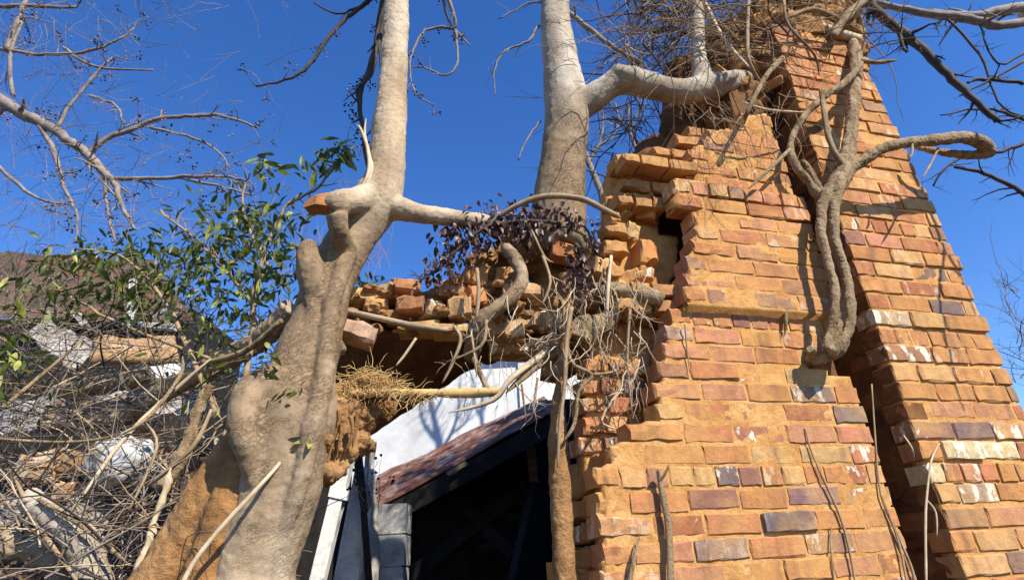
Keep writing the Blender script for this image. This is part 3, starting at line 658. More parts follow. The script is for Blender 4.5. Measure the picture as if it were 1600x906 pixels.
for pp in [[(893, 480, 2.0, 4), (885, 530, 2.0, 3.6), (882, 600, 2.0, 3.4), (875, 660, 2.0, 3.2), (871, 730, 2.0, 3)], [(848, 400, 2.1, 2.6), (860, 440, 2.08, 2.4), (845, 480, 2.07, 2.2)], [(955, 400, 2.05, 2.6), (950, 450, 2.0, 3), (948, 510, 2.0, 2.6)], [(880, 470, 2.02, 3), (890, 560, 2.0, 3), (925, 585, 2.0, 3.4), (905, 610, 2.0, 3), (898, 660, 2, 3), (880, 690, 2, 2.5)],
           [(925, 585, 2.0, 3), (960, 580, 2.04, 2), (990, 560, 2.08, 2), (1010, 540, 2.06, 2)], [(760, 500, 2.0, 2.6), (752, 540, 2.0, 2.6), (700, 565, 2.0, 1.5)], [(710, 510, 2.02, 3), (720, 530, 2.0, 3.2), (708, 565, 2.0, 3), (690, 600, 2.0, 2)], [(735, 510, 2.02, 2.2), (742, 560, 2.0, 2.2), (745, 590, 2.0, 1.5)], [(650, 528, 2.02, 2), (632, 555, 2.02, 2.4), (618, 572, 2.02, 1.5)], [(745, 420, 2.02, 3.4), (748, 455, 1.99, 3.4), (744, 500, 1.99, 3)], [(780, 330, 2.15, 2), (820, 345, 2.1, 2), (850, 400, 2.1, 2), (865, 410, 2.1, 1.4)],
           [(950, 620, 2.05, 2.4), (985, 600, 2.04, 2), (1000, 560, 2.04, 1.6)], [(985, 480, 2.02, 2), (980, 560, 2.02, 2.4), (988, 650, 2.04, 2)], [(860, 545, 2.12, 6), (800, 590, 2.02, 5), (770, 625, 2.02, 4), (700, 645, 2.02, 1.6)], [(890, 530, 2.2, 12), (850, 560, 2.12, 9), (822, 585, 2.08, 6), (790, 614, 2.04, 3)], [(840, 590, 2.0, 2), (832, 650, 2.0, 2)], [(815, 600, 2.0, 2), (822, 660, 2.0, 1.5)],
           [(975, 600, 2.05, 2), (940, 655, 2.03, 2), (965, 670, 2.04, 1.6)], [(740, 560, 2.08, 4.5), (758, 600, 2.04, 4.5), (768, 618, 2.03, 5)]]:
    mob('rootlet', ptube(pp, sides=6, rough=.2), random.choice(['pale_stem', 'vine_bark', 'stem']), tree2)
for _ in range(190):
    x = U(700, 1000) if R() < .4 else U(850, 1015); p = W(x, U(420, 610), U(1.98, 2.12)); twigs(fine, p, Vector((N(.6), N(.4), -1)), U(.05, .26), U(.0012, .0036), 1, None, .5, -.1, (0, 2))
mob('rootlets', join(*fine), 'pale_stem', tree2, kind='stuff')
# arching thin stem over the trunk's foot
mob('stem', ptube([(760, 355, 2.12, 3.5), (800, 325, 2.08, 4.5), (850, 307, 2.06, 5), (905, 310, 2.06, 5), (945, 328, 2.07, 5), (970, 341, 2.1, 4.4)], sides=8, rough=.15), 'stem', tree2)
spray('branch', tree2, [[(888, 20, 2.32, 4), (920, 45, 2.32, 4), (960, 75, 2.32, 3.6), (1000, 100, 2.34, 3)], [(842, 40, 2.3, 2.4), (825, 65, 2.3, 2), (790, 80, 2.3, 1.6), (772, 110, 2.3, 1.2), (774, 150, 2.3, .8)], [(850, 5, 2.3, 2), (825, 5, 2.3, 1.4), (780, 30, 2.3, 1)], [(845, 190, 2.3, 2), (825, 215, 2.3, 1.4), (810, 250, 2.3, 1)]], 2.3, 'grey_twig', 1, (1, 2), .05, 0, frac=.6)
# round brick swallowed by the foot of the second tree
p = W(880, 393, Y2 - .14)
inst('brick_shard', BR['wh'][1], Matrix.Translation(p) @ Euler((.1, .25, .1)).to_matrix().to_4x4() @ Matrix.Diagonal((1.1, .8, 1.25, 1)) @ Matrix.Translation((-.05, -.03, -BH / 2)), None, (.40, .15, .055, 0), label='rounded orange brick swallowed by the foot of the stout tree', cat='brick')

# ------------------------------------------------------------------ straw pole and nest under the arch
sp = thing('straw_pole', 'straw-coloured pole lying level under the arch out of the tree fork', 'pole', W(650, 615, 2.05))
mob('stem', ptube([(500, 618, 2.03, 7), (560, 613, 2.03, 7), (640, 614, 2.03, 7), (720, 614, 2.03, 7.5), (785, 612, 2.04, 7)], sides=9, rough=.22, step=7), 'straw', sp)
nest = thing('straw_nest', 'shaggy heap of straw and root fibres on the pole', 'nest', W(575, 605, 2.05))
fb = []
for _ in range(560):
    x = min(700, max(505, random.gauss(578, 36) if R() < .7 else U(505, 690))); k = math.exp(-((x - 578) / 42) ** 2)
    p = W(x, 615 - U(-4, 44) * k, U(1.98, 2.10)); fb.append(tube(wander(p, Vector((N(1), N(.6), N(.5) - .25)), U(.03, .10), 5, .5, -.05), [.0014] * 5 + [.0006], 3, cap=False))
mob('fibres', join(*fb), 'straw', nest, kind='stuff')
p = W(575, 600, 2.06); voxel(mob('clump', join(blob(p, .062, 3, .3, 4, (1.3, .8, .65)), blob(W(530, 612, 2.05), .045, 3, .3, 4, (1.2, .8, .6))), 'mud', nest), .006, 1, ((.02, .02),))
pl = thing('grey_batten', 'weathered grey batten lying along the foot of the arch bricks', 'batten', W(620, 500, 2.08))
mob('wood', ptube([(528, 484, 2.1, 7), (580, 494, 2.08, 7), (640, 508, 2.07, 8), (700, 516, 2.08, 6)], sides=7, rough=.2, flat=.7), 'old_wood', pl)

# ------------------------------------------------------------------ the woody vine climbing the chimney
vine = thing('woody_vine', 'thick twisted woody vine climbing the front of the chimney', 'vine', CH(1290, 560, -.02))
C = lambda x, y, o: CH(x, y, o if o > -.03 else o * 1.6)
V1 = [ptube([(1268, 560, -.02, 11.3), (1290, 556, -.045, 11.3), (1308, 540, -.06, 14.8), (1316, 505, -.06, 11.3), (1314, 450, -.06, 11.3), (1302, 400, -.06, 10.9), (1293, 350, -.06, 11.7), (1300, 305, -.07, 15.7), (1318, 268, -.07, 14.8), (1328, 215, -.07, 9.6), (1334, 150, -.06, 9.1), (1338, 105, -.05, 9.6), (1332, 70, -.0, 8.7), (1310, 45, .06, 7.8)], sides=16, fn=C, step=6),
      ptube([(1300, 552, -.075, 7.8), (1326, 515, -.085, 7.8), (1328, 470, -.085, 7.8), (1320, 420, -.085, 7.0), (1308, 385, -.085, 7.0), (1303, 340, -.09, 7.8), (1312, 290, -.095, 7.8), (1328, 250, -.09, 6.1), (1336, 190, -.08, 5.2), (1342, 130, -.07, 4.3)], sides=12, fn=C, step=6),
      ptube([(1290, 545, -.07, 6.1), (1302, 500, -.085, 7.0), (1304, 450, -.085, 7.0), (1290, 395, -.085, 7.0), (1282, 345, -.085, 7.8), (1290, 300, -.09, 7.8)], sides=12, fn=C, step=6),
      ptube([(1318, 270, -.07, 13.1), (1340, 256, -.09, 9.6), (1375, 235, -.12, 8.3), (1410, 224, -.14, 8.3), (1460, 219, -.15, 9.1), (1505, 215, -.15, 9.6), (1532, 222, -.15, 10.4), (1546, 236, -.14, 9.6), (1530, 242, -.12, 7.0), (1490, 241, -.1, 6.1), (1450, 234, -.08, 4.8), (1428, 230, -.06, 3.5)], sides=12, fn=C, step=6),
      ptube([(1300, 305, -.06, 10.4), (1278, 305, -.05, 7.8), (1264, 285, -.05, 7.0), (1245, 262, -.05, 7.0), (1236, 240, -.05, 5.7), (1238, 215, -.05, 5.2), (1258, 180, -.06, 5.7), (1290, 150, -.08, 5.7), (1325, 125, -.1, 6.1), (1348, 95, -.1, 5.7)], sides=10, fn=C),
      ptube([(1292, 320, -.05, 7.8), (1282, 300, -.04, 6.1), (1262, 262, -.035, 5.2), (1252, 250, -.03, 3.5)], sides=8, fn=C),
      ptube([(1262, 566, .02, 10.4), (1272, 556, -.03, 10.4), (1266, 545, -.05, 7.0)], sides=8, fn=C)]
voxel(mob('stem', join(*V1), 'vine_bark', vine), .0042, 1, ((.05, .014), (.012, .006)))
for pp in [[(1283, 140, -.08, 3.5), (1288, 175, -.09, 4), (1295, 215, -.09, 4.5), (1308, 245, -.09, 5), (1322, 268, -.08, 5)], [(1425, 222, -.15, 2), (1425, 240, -.15, 2), (1421, 247, -.15, 1.6)], [(1466, 232, -.14, 2), (1455, 255, -.14, 1.8), (1440, 280, -.14, 1.2)], [(1345, 95, -.1, 4), (1370, 98, -.12, 3.5), (1402, 94, -.14, 2.5)],
           [(1238, 230, -.05, 3.4), (1205, 262, -.06, 3), (1170, 295, -.05, 2.4)], [(1218, 335, -.015, 2.5), (1212, 370, -.02, 3), (1220, 430, -.02, 3.6), (1228, 490, -.025, 3.2), (1226, 525, -.02, 1.6)], [(1210, 345, -.015, 2), (1222, 420, -.022, 2.5), (1230, 500, -.02, 1.6)], [(1252, 378, -.01, 1.6), (1268, 376, -.03, 1.6), (1280, 378, -.02, 1.2)]]:
    mob('side_stem', ptube(pp, sides=7, rough=.2, fn=C), random.choice(['vine_bark', 'stem']), vine)
# dead stems on the lower face
TH = [('bare dead stem with a forked tip standing against the lower chimney face', [[(1050, 960, -.02, 6.5), (1047, 880, -.025, 6.2), (1044, 820, -.025, 6), (1037, 780, -.025, 5.6), (1030, 745, -.025, 4.4), (1028, 733, -.03, 2.6)], [(1030, 752, -.025, 3.8), (1040, 738, -.03, 3), (1046, 722, -.035, 1.5)]], 'vine_bark'),
      ('short dead twig leaning on the chimney left of the forked stem', [[(980, 930, -.02, 4), (988, 885, -.025, 4), (996, 850, -.025, 3), (1000, 836, -.02, 1.2)]], 'vine_bark'),
      ('thin tendril hanging from the brick ledge of the chimney', [[(1070, 505, -.02, 2), (1073, 540, -.012, 1.8), (1078, 585, -.01, 1)]], 'stem'),
      ('wiry brown vine crossing the lower bricks left of the slot', [[(1258, 668, -.008, 1.5), (1266, 700, -.01, 2), (1285, 745, -.012, 2.4), (1310, 800, -.012, 3), (1325, 850, -.012, 3), (1340, 930, -.012, 3)], [(1300, 820, -.01, 1.4), (1298, 850, -.012, 2), (1306, 930, -.012, 2)]], 'stem'),
      ('wiry brown vine running down the edge of the slot', [[(1362, 600, -.004, 1.6), (1368, 690, -.006, 2), (1376, 770, -.008, 2.4), (1400, 830, -.01, 3), (1425, 890, -.01, 3.4), (1440, 960, -.01, 3)], [(1376, 770, -.01, 2), (1405, 850, -.012, 2.6), (1420, 930, -.012, 2.4)]], 'stem'),
      ('pale forked vine hanging in front of the dark slot', [[(1468, 692, -.02, 1.4), (1455, 720, -.03, 2), (1448, 775, -.03, 2.6), (1446, 830, -.03, 2.8), (1448, 940, -.03, 3)], [(1447, 780, -.03, 2), (1462, 800, -.035, 2.2), (1464, 840, -.03, 2)], [(1412, 680, -.02, 1.8), (1425, 700, -.03, 2), (1428, 718, -.02, 1.2)]], 'pale_stem')]
for lab, paths, mt in TH:
    t_ = thing('dead_vine', lab, 'vine', CH(paths[0][0][0], paths[0][0][1], 0))
    for pp in paths: mob('stem', ptube([(*q[:3], q[3] * (.95 if q[3] > 3.8 else .7)) for q in pp], sides=7, rough=.2, fn=C), mt, t_)
# brush and hanging tendrils on the chimney's crown
brush = thing('brush_thicket', 'dry tangled brush sprouting from the broken crown of the chimney', 'brush', CH(1200, 60, .2))
tw = []
for _ in range(380):
    x = U(970, 1345); y = U(-60, 100) + max(0, (1100 - x)) * .15; p = CH(x, y, U(-.05, .5)); twigs(tw, p, Vector((N(1), N(.8), N(.7))), U(.25, .8), U(.002, .0055), 1, None, .28, -.04, (1, 4), 4)
mob('twigs', join(*tw), 'stem', brush, kind='stuff')
tw = []
for _ in range(170): twigs(tw, CH(U(990, 1340), U(-50, 95), U(-.06, .35)), Vector((N(1), N(.6), N(.7))), U(.2, .6), U(.002, .007), 1, None, .3, -.05, (1, 4), 4)
mob('twigs', join(*tw), 'dark_twig', brush, kind='stuff')
tw = []
for _ in range(150):
    p = CH(U(930, 1130), U(-30, 290), U(.42, .9)); twigs(tw, p, Vector((N(1), N(.8), N(.7))), U(.25, .7), U(.002, .006), 1, None, .3, -.05, (1, 4), 4)
mob('twigs', join(*tw), 'dark_twig', brush, kind='stuff')
tw = []
for _ in range(46):
    p = CH(U(1060, 1260), U(110, 230), -U(.03, .22)); twigs(tw, p, Vector((N(.5), N(.3), -1)), U(.12, .4), U(.0010, .0022), 1, None, .35, -.06, (0, 3), 4)
mob('twigs', join(*tw), 'stem', brush, kind='stuff')
for pp in [[(1222, 92, -.05, 5), (1200, 115, -.1, 4), (1180, 150, -.12, 3.6), (1166, 180, -.1, 3), (1160, 200, -.06, 2.4)], [(1170, -10, -.1, 3), (1168, 60, -.12, 3), (1172, 100, -.12, 2.6), (1200, 145, -.08, 2)], [(1225, 0, -.1, 2.4), (1232, 40, -.12, 2.2), (1272, 85, -.1, 2), (1280, 120, -.06, 1.4)], [(1160, 160, -.1, 2), (1200, 172, -.1, 2), (1260, 176, -.08, 1.6)], [(1110, 185, -.02, 2), (1140, 190, -.05, 2), (1160, 200, -.03, 1.6)],
           [(1100, 0, .1, 3), (1130, 60, .0, 3), (1175, 110, -.1, 2.4)], [(1310, 30, -.06, 4), (1270, 15, -.08, 4), (1230, 30, -.06, 3)], [(1350, 0, -.05, 6), (1320, 30, -.06, 7), (1300, 60, -.04, 6)], [(1340, 62, .0, 8), (1300, 50, -.02, 8), (1275, 40, .03, 7)]]:
    mob('tendril', ptube(pp, sides=7, rough=.2, fn=C), random.choice(['vine_bark', 'pale_stem', 'stem']), brush)

for _ in range(26):
    x, y = U(985, 1130), U(-40, 120); P = wander(CH(x, y, U(.3, .6)), Vector((N(1), N(.4), N(1))), U(.25, .6), 7, .45); r0_ = U(.006, .014)
    P, Rd = smooth_path(P, [r0_ * (1 - .08 * i) for i in range(8)], 3); mob('dark_root', tube(P, Rd, 7, .2), 'dark_twig', brush)
# ------------------------------------------------------------------ leaves: shared blade meshes
def leaf_vf(L, Wd, fold=.25, curl=.25, seg=4):
    V, Fc = [], []
    for i in range(seg + 1):
        t_ = i / seg; wd = Wd * .5 * (math.sin(math.pi * min(1, t_ * .92 + .05)) ** .8); z = -curl * L * t_ * t_
        V += [Vector((L * t_, -wd, z + fold * wd)), Vector((L * t_, 0, z)), Vector((L * t_, wd, z + fold * wd))]
    for i in range(seg):
        for k in (0, 1): a = i * 3 + k; Fc.append((a, a + 1, a + 4, a + 3))
    return V, Fc
def leaf_mesh(mt, *a):
    me = bpy.data.meshes.new('leaf'); vf = leaf_vf(*a); me.from_pydata([tuple(v) for v in vf[0]], [], vf[1]); me.update()
    me.polygons.foreach_set('use_smooth', [True] * len(me.polygons)); me.materials.append(MAT[mt]); return me
GL = [leaf_mesh('green_leaf', .08, U(.02, .03), U(.1, .5), U(-.05, .45)) for _ in range(8)]
DL = [leaf_mesh('dead_leaf', .036, U(.018, .026), U(.2, .9), U(.0, .7)) for _ in range(6)]
def leaf_mtx(p, s, droop=.4):
    return Matrix.Translation(p) @ Euler((N(.6), droop + N(.5), U(0, 6.28))).to_matrix().to_4x4() @ Matrix.Scale(s, 4)
def scatter(parent, meshes, spots, nsingle, droop=.4, dens=1.0):
    L = []
    for x, y, sx, sy, n, Y0, Y1, s in spots:
        for _ in range(int(n * dens)): L.append((W(x + N(sx), y + N(sy), U(Y0, Y1)), s * U(.5, 1.3)))
    L.sort(key=lambda q: q[0].y / q[1]); 
    for p, s in L[:nsingle]: inst('leaf', random.choice(meshes), leaf_mtx(p, s, droop), parent)
    V, Fc = [], []
    for p, s in L[nsingle:]:
        me = random.choice(meshes); m_ = leaf_mtx(p, s, droop); n = len(V); V += [m_ @ v.co for v in me.vertices]; Fc += [tuple(n + i for i in q.vertices) for q in me.polygons]
    if V: mob('leaves', (V, Fc), meshes[0].materials[0].name, parent, kind='stuff')
shrub = thing('leafy_shrub', 'straggling shrub with narrow green leaves beside the forked tree', 'shrub', (W(300, 800, 2.7).x, 2.7, ground_z(W(300, 800, 2.7).x, 2.7)))
paths = [[(330, 900, 2.6, 7), (360, 700, 2.6, 6), (390, 560, 2.6, 5), (400, 450, 2.6, 4), (430, 350, 2.6, 2.5), (470, 300, 2.6, 2)], [(360, 700, 2.6, 5), (300, 560, 2.6, 4), (250, 460, 2.6, 3), (190, 400, 2.6, 2), (120, 390, 2.6, 1.5)], [(400, 480, 2.6, 3), (350, 420, 2.6, 2.4), (300, 370, 2.6, 2), (250, 330, 2.6, 1.4)], [(450, 320, 2.6, 2), (500, 290, 2.5, 2), (540, 240, 2.45, 1.5), (560, 228, 2.45, 1)], [(420, 420, 2.6, 3), (380, 330, 2.6, 2), (390, 270, 2.6, 1.2)], [(330, 560, 2.6, 3), (220, 520, 2.6, 2.4), (120, 470, 2.6, 2), (60, 420, 2.6, 1.4)]]
spray('branch', shrub, paths, 2.6, 'stem', 1, (1, 3), .09, 0)
scatter(shrub, GL, [(375, 350, 46, 30, 110, 2.4, 2.9, .85), (310, 410, 60, 35, 125, 2.4, 2.9, .8), (420, 390, 36, 45, 75, 2.4, 2.8, .85), (230, 450, 60, 35, 105, 2.5, 3.0, .8), (110, 405, 40, 14, 34, 2.5, 2.9, .8), (200, 390, 45, 12, 30, 2.5, 2.9, .8), (390, 460, 40, 45, 60, 2.4, 2.8, .8), (530, 238, 18, 10, 16, 2.3, 2.45, 1.0), (490, 260, 20, 10, 12, 2.35, 2.5, 1.0), (410, 258, 14, 12, 10, 2.4, 2.6, 1.0), (110, 450, 50, 25, 60, 2.5, 3.0, .8), (10, 560, 14, 28, 22, 2.2, 2.5, .9), (330, 540, 60, 30, 30, 2.4, 2.7, .7), (560, 440, 8, 26, 14, 2.3, 2.4, .6), (595, 440, 8, 12, 8, 2.3, 2.35, .5), (350, 600, 40, 40, 14, 2.3, 2.5, .6), (40, 470, 40, 30, 26, 2.4, 2.9, .7), (160, 430, 50, 18, 26, 2.5, 2.9, .7), (70, 590, 60, 50, 12, 2.3, 2.6, .6), (420, 570, 10, 16, 5, 1.72, 1.8, .6), (445, 608, 14, 6, 4, 1.76, 1.8, .55), (478, 685, 6, 3, 3, 1.8, 1.82, .55)], 295, .55, 2.5)
dv = thing('withered_creeper', 'withered creeper with dark purple leaves draped over the arch', 'creeper', W(800, 400, 2.1))
spray('stem', dv, [[(880, 350, 2.12, 3), (820, 345, 2.1, 3), (760, 355, 2.08, 3), (720, 385, 2.08, 2.4), (690, 415, 2.08, 2), (655, 440, 2.08, 1.4)], [(900, 380, 2.1, 3), (915, 410, 2.06, 2.4), (905, 445, 2.04, 1.6)]], 2.1, 'dark_twig', 1, (1, 3), .05)
scatter(dv, DL, [(770, 345, 38, 14, 120, 2.06, 2.2, .9), (830, 345, 40, 14, 110, 2.08, 2.22, .9), (735, 375, 22, 14, 46, 2.05, 2.15, .9), (700, 405, 16, 14, 34, 2.05, 2.15, .95), (670, 432, 14, 8, 20, 2.08, 2.16, .8), (905, 425, 14, 18, 50, 2.0, 2.1, .8), (800, 375, 50, 12, 60, 2.08, 2.2, .8), (885, 345, 25, 12, 26, 2.1, 2.2, .8), (925, 380, 8, 16, 12, 2.05, 2.15, .7)], 150, .8, 1.9)

# ------------------------------------------------------------------ white outbuilding seen through the arch
wb = thing('white_outbuilding', 'white outbuilding wall seen through the opening under the arch', 'building', (W(690, 700, 6.2).x, 6.2, 0))
x0, x1 = W(553, 700, 6.2).x, W(1010, 700, 6.2).x; zt_ = W(660, 545, 6.2).z
mob('wall', box(x0, x1, 6.2, 9, -.05, zt_), 'white_siding', wb, smooth=False)
rf = [Vector((x0 - .02, 6.0, zt_ + .01)), Vector((x1 + .2, 6.0, zt_ + .01)), Vector((x1 + .2, 7.6, zt_ + .35)), Vector((x0 - .02, 7.6, zt_ + .35))]
mob('roof', slab(*rf, .04), 'old_rust', wb, smooth=False); mob('roof', slab(rf[3] + Vector((0, .002, 0)), rf[2] + Vector((0, .002, 0)), rf[1] + Vector((0, 3.2, 0)), rf[0] + Vector((0, 3.2, 0)), .04), 'old_rust', wb, smooth=False)
mob('corner_board', box(W(812, 620, 6.19).x, W(826, 620, 6.19).x, 6.17, 6.197, 0, zt_ - .01), 'white_paint', wb, smooth=False)

sap = thing('bare_sapling', 'slender bare sapling standing between the chimney and the white outbuilding', 'tree', (0, 0, 0))
def sunray(x, y, r): p = W(x, y, 6.2); return p + SUN * (1.75 / -SUN.y), r * mpp(p)
SP = [[(700, 760, 5), (690, 715, 4.5), (684, 680, 4), (676, 645, 3), (668, 610, 2)], [(688, 705, 3), (706, 675, 2.4), (716, 640, 1.8), (718, 600, 1.2)], [(685, 690, 3), (666, 668, 2.2), (656, 645, 1.4)], [(676, 648, 2), (690, 625, 1.6), (694, 600, 1)], [(704, 678, 2), (726, 662, 1.4), (738, 640, 1)], [(760, 690, 3), (752, 650, 2.4), (756, 600, 1.6)], [(754, 655, 2), (740, 628, 1.4), (738, 600, 1)], [(754, 640, 2), (772, 610, 1.2)]]
tw = []
for k_, pp in enumerate(SP):
    q = [sunray(*v) for v in pp]; P, Rd = smooth_path([v[0] for v in q], [v[1] for v in q], 4)
    if k_ in (0, 5): g = Vector((P[0].x + .05, P[0].y, 0)); P = [g] + P; Rd = [Rd[0] * 1.8] + Rd
    mob('trunk' if k_ in (0, 5) else 'branch', tube(P, Rd, 6), 'grey_twig', sap)
    for i in range(3, len(P)):
        for _ in range(2): twigs(tw, P[i], Vector((N(.6), N(.6), .8)), U(.1, .3), .004, 1, None, .25, 0, (1, 3), 3)
mob('twigs', join(*tw), 'grey_twig', sap, kind='stuff')
# ------------------------------------------------------------------ collapsed lean-to with the rusty roof
shed = thing('lean_to', 'collapsed lean-to with a sloping rusty metal roof over a black interior', 'shed', (W(720, 906, 4).x, 4.0, 0))
a, b_, c_, d_ = W(588, 792, 4.1), W(868, 640, 4.1), W(850, 618, 5.4), W(585, 748, 5.4)
V, Fc = [], []; nx, ny = 10, 84; nrm = (b_ - a).cross(d_ - a).normalized()
for s_ in (0, .004):
    for j in range(ny + 1):
        for i in range(nx + 1):
            p = a.lerp(b_, i / nx).lerp(d_.lerp(c_, i / nx), j / ny)
            V.append(p + nrm * (.02 * math.sin(j * math.pi / 3.5) + .03 * fbm(p * 2, 2) - s_))
mm = (nx + 1) * (ny + 1)
for j in range(ny):
    for i in range(nx):
        q = j * (nx + 1) + i; q = (q, q + 1, q + nx + 2, q + nx + 1); Fc += [q, tuple(mm + k for k in q[::-1])]
mob('metal_roof', (V, Fc), 'rust', shed)
dn = Vector((0, 0, -1))
def beam(p, q, wd, ht, mt, parent, name='beam'):
    d = (q - p).normalized(); s_ = d.cross(Vector((0, 0, 1)));
    if s_.length < .1: s_ = Vector((1, 0, 0))
    s_.normalize(); u_ = s_.cross(d); V = []
    for e in (p, q):
        for i, j in ((-1, -1), (1, -1), (1, 1), (-1, 1)): V.append(e + s_ * (i * wd / 2) + u_ * (j * ht / 2) + Vector((N(.004), N(.004), N(.004))))
    return mob(name, (V, [(0, 1, 2, 3), (7, 6, 5, 4), (0, 4, 5, 1), (1, 5, 6, 2), (2, 6, 7, 3), (3, 7, 4, 0)]), mt, parent, smooth=False)
beam(a + dn * .09 + Vector((0, .03, 0)), b_ + dn * .09 + Vector((0, .03, 0)), .05, .12, 'shaded_wood', shed, 'rafter')
for t_ in (.25, .5, .75, 1): beam(a.lerp(d_, t_) + dn * .09, b_.lerp(c_, t_) + dn * .09, .05, .10, 'shaded_wood', shed, 'rafter')
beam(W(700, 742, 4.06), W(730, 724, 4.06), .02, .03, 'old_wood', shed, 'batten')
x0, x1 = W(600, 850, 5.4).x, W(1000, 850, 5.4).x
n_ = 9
for i in range(n_):                              # back wall boards, unlit black put into their colour, following the roof
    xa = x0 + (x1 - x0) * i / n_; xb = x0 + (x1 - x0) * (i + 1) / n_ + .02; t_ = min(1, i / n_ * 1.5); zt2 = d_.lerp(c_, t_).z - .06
    mob('wall_board', box(xa, xb, 5.34 + .022 * (i % 2), 5.36 + .022 * (i % 2), -.05, zt2), 'shaded_wood', shed, smooth=False)
mob('end_wall', box(x1 + .03, x1 + .09, 2.9, 5.4, -.05, c_.z), 'shaded_wood', shed, smooth=False)
beam(W(640, 880, 4.6), W(735, 822, 4.8), .05, .14, 'shaded_wood', shed, 'fallen_board'); beam(W(640, 900, 4.4), W(820, 760, 4.6), .05, .09, 'shaded_wood', shed, 'fallen_board'); beam(W(815, 930, 4.2), W(850, 770, 4.5), .05, .3, 'shaded_wood', shed, 'fallen_board')
for _ in range(14): beam(W(U(660, 850), U(740, 906), U(4.4, 5)), W(U(660, 850), U(740, 906), U(4.4, 5)), .03, U(.03, .08), 'shaded_wood', shed, 'fallen_board')
beam(W(828, 690, 4.7), W(838, 780, 4.7), .06, .06, 'old_wood', shed, 'stud')
# grey block column at the lean-to's corner
bc = thing('block_column', 'stack of pale concrete blocks holding up the corner of the lean-to', 'column', (W(607, 906, 3.9).x, 4.0, 0))
zz = 0.0; zc_ = W(607, 786, 3.9).z; bh = zc_ / 11
for i in range(11):
    m_ = box(-.115 + N(.003), .115, -.1, .1, zz + .004, zz + bh - .006); xx = W(607, 786, 3.9).x + N(.006) - (zc_ - zz) * .0
    mob('block', ([v + Vector((xx, 3.98 + N(.006), 0)) for v in m_[0]], m_[1]), 'block', bc, smooth=False); zz += bh
mob('mortar_joint', box(xx - .095, xx + .095, 3.895, 4.06, .002, zc_ - .02), 'stone', bc, smooth=False)
# white porch post and peeling panel left of it
pp_ = thing('porch_post', 'white painted square porch post standing free right of the forked tree', 'post', (W(500, 906, 3.5).x, 3.5, 0))
p0, p1 = W(497, 906, 3.5), W(549, 690, 3.52); d = (p1 - p0); p0 = p0 - d * (p0.z / d.z)
beam(p0, p1, .08, .08, 'white_paint', pp_, 'shaft'); beam(p0.lerp(p1, .86) , p0.lerp(p1, .885), .10, .10, 'white_paint', pp_, 'collar'); beam(p1, p1 + d.normalized() * .04, .11, .11, 'white_paint', pp_, 'cap')
pn = thing('peeling_panel', 'peeling white wall panel leaning behind the porch post', 'panel', (W(550, 906, 3.75).x, 3.75, 0))
q0, q1, q2, q3 = W(515, 935, 3.7), W(562, 935, 3.75), W(590, 735, 3.8), W(556, 725, 3.75)
mob('sheet', rsheet(q0, q1, q2, q3, 10, 24, .02, .02), 'white_paint', pn)
q0, q1, q2, q3 = W(562, 935, 3.7), W(592, 935, 3.8), W(588, 690, 3.86), W(576, 690, 3.8)
mob('sheet', rsheet(q0, q1, q2, q3, 6, 24, .03, .02), 'white_debris', pn)
beam(W(578, 930, 3.66), W(570, 800, 3.66), .035, .035, 'shaded_wood', pn, 'stud'); beam(W(570, 800, 3.66), W(556, 690, 3.68), .05, .03, 'shaded_wood', pn, 'stud')
dry = thing('dry_weed', 'dry seeded weed stems in front of the peeling panel', 'weed', W(570, 740, 3.0))
tw, tips = [], []
for _ in range(9): twigs(tw, W(U(568, 600), U(745, 800), 3.0), Vector((N(.5), N(.3), 1)), U(.1, .28), .0022, 1, tips, .3, 0, (1, 3))
mob('stems', join(*tw), 'stem', dry, kind='stuff'); mob('seeds', berries(random.sample(tips, min(14, len(tips))), 2, .008, .012), 'berry', dry, kind='stuff')

# ------------------------------------------------------------------ collapsed house at the left, rusty roof
hs_ = thing('collapsed_house', 'collapsed house with a low rust-red metal roof behind the shrub', 'house', (W(200, 500, 7.5).x, 8.0, 0))
r0, r1, r2, r3 = W(-260, 492, 6.6), W(300, 500, 6.6), W(238, 408, 8.6), W(-260, 376, 8.6)
n_ = 9
for i in range(n_):                              # one roof sheet beside the other, lapped
    ta, tb_ = i / n_, (i + 1) / n_ + .006
    vf = rsheet(r0.lerp(r1, ta), r0.lerp(r1, tb_), r3.lerp(r2, tb_), r3.lerp(r2, ta), 12, 10, .05, .012, 1.5)
    mob('roof_sheet', ([v + Vector((0, 0, .012 * (i % 2))) for v in vf[0]], vf[1]), 'old_rust', hs_)
mob('wall', box(r0.x - 3, r1.x - .2, 6.9, 8.4, 0, r0.z - .05), 'shaded_wood', hs_, smooth=False)
mob('wall', box(r1.x - .6, W(560, 800, 6.5).x, 6.4, 6.5, 0, W(550, 690, 6.5).z), 'shaded_wood', hs_, smooth=False)  # added wall, painted near black for the shaded gap left of the post
rd = thing('window_frame', 'broken white window frame lying under the rusty roof', 'frame', W(210, 500, 5.0))
beam(W(203, 505, 5.0), W(210, 436, 5.0), .07, .04, 'white_paint', rd, 'upright'); beam(W(196, 506, 5.0), W(275, 512, 5.0), .06, .05, 'white_paint', rd, 'sill'); beam(W(240, 500, 5.02), W(275, 478, 5.02), .10, .03, 'white_debris', rd, 'splinter'); beam(W(118, 488, 4.9), W(135, 510, 4.9), .10, .03, 'white_debris', rd, 'splinter')

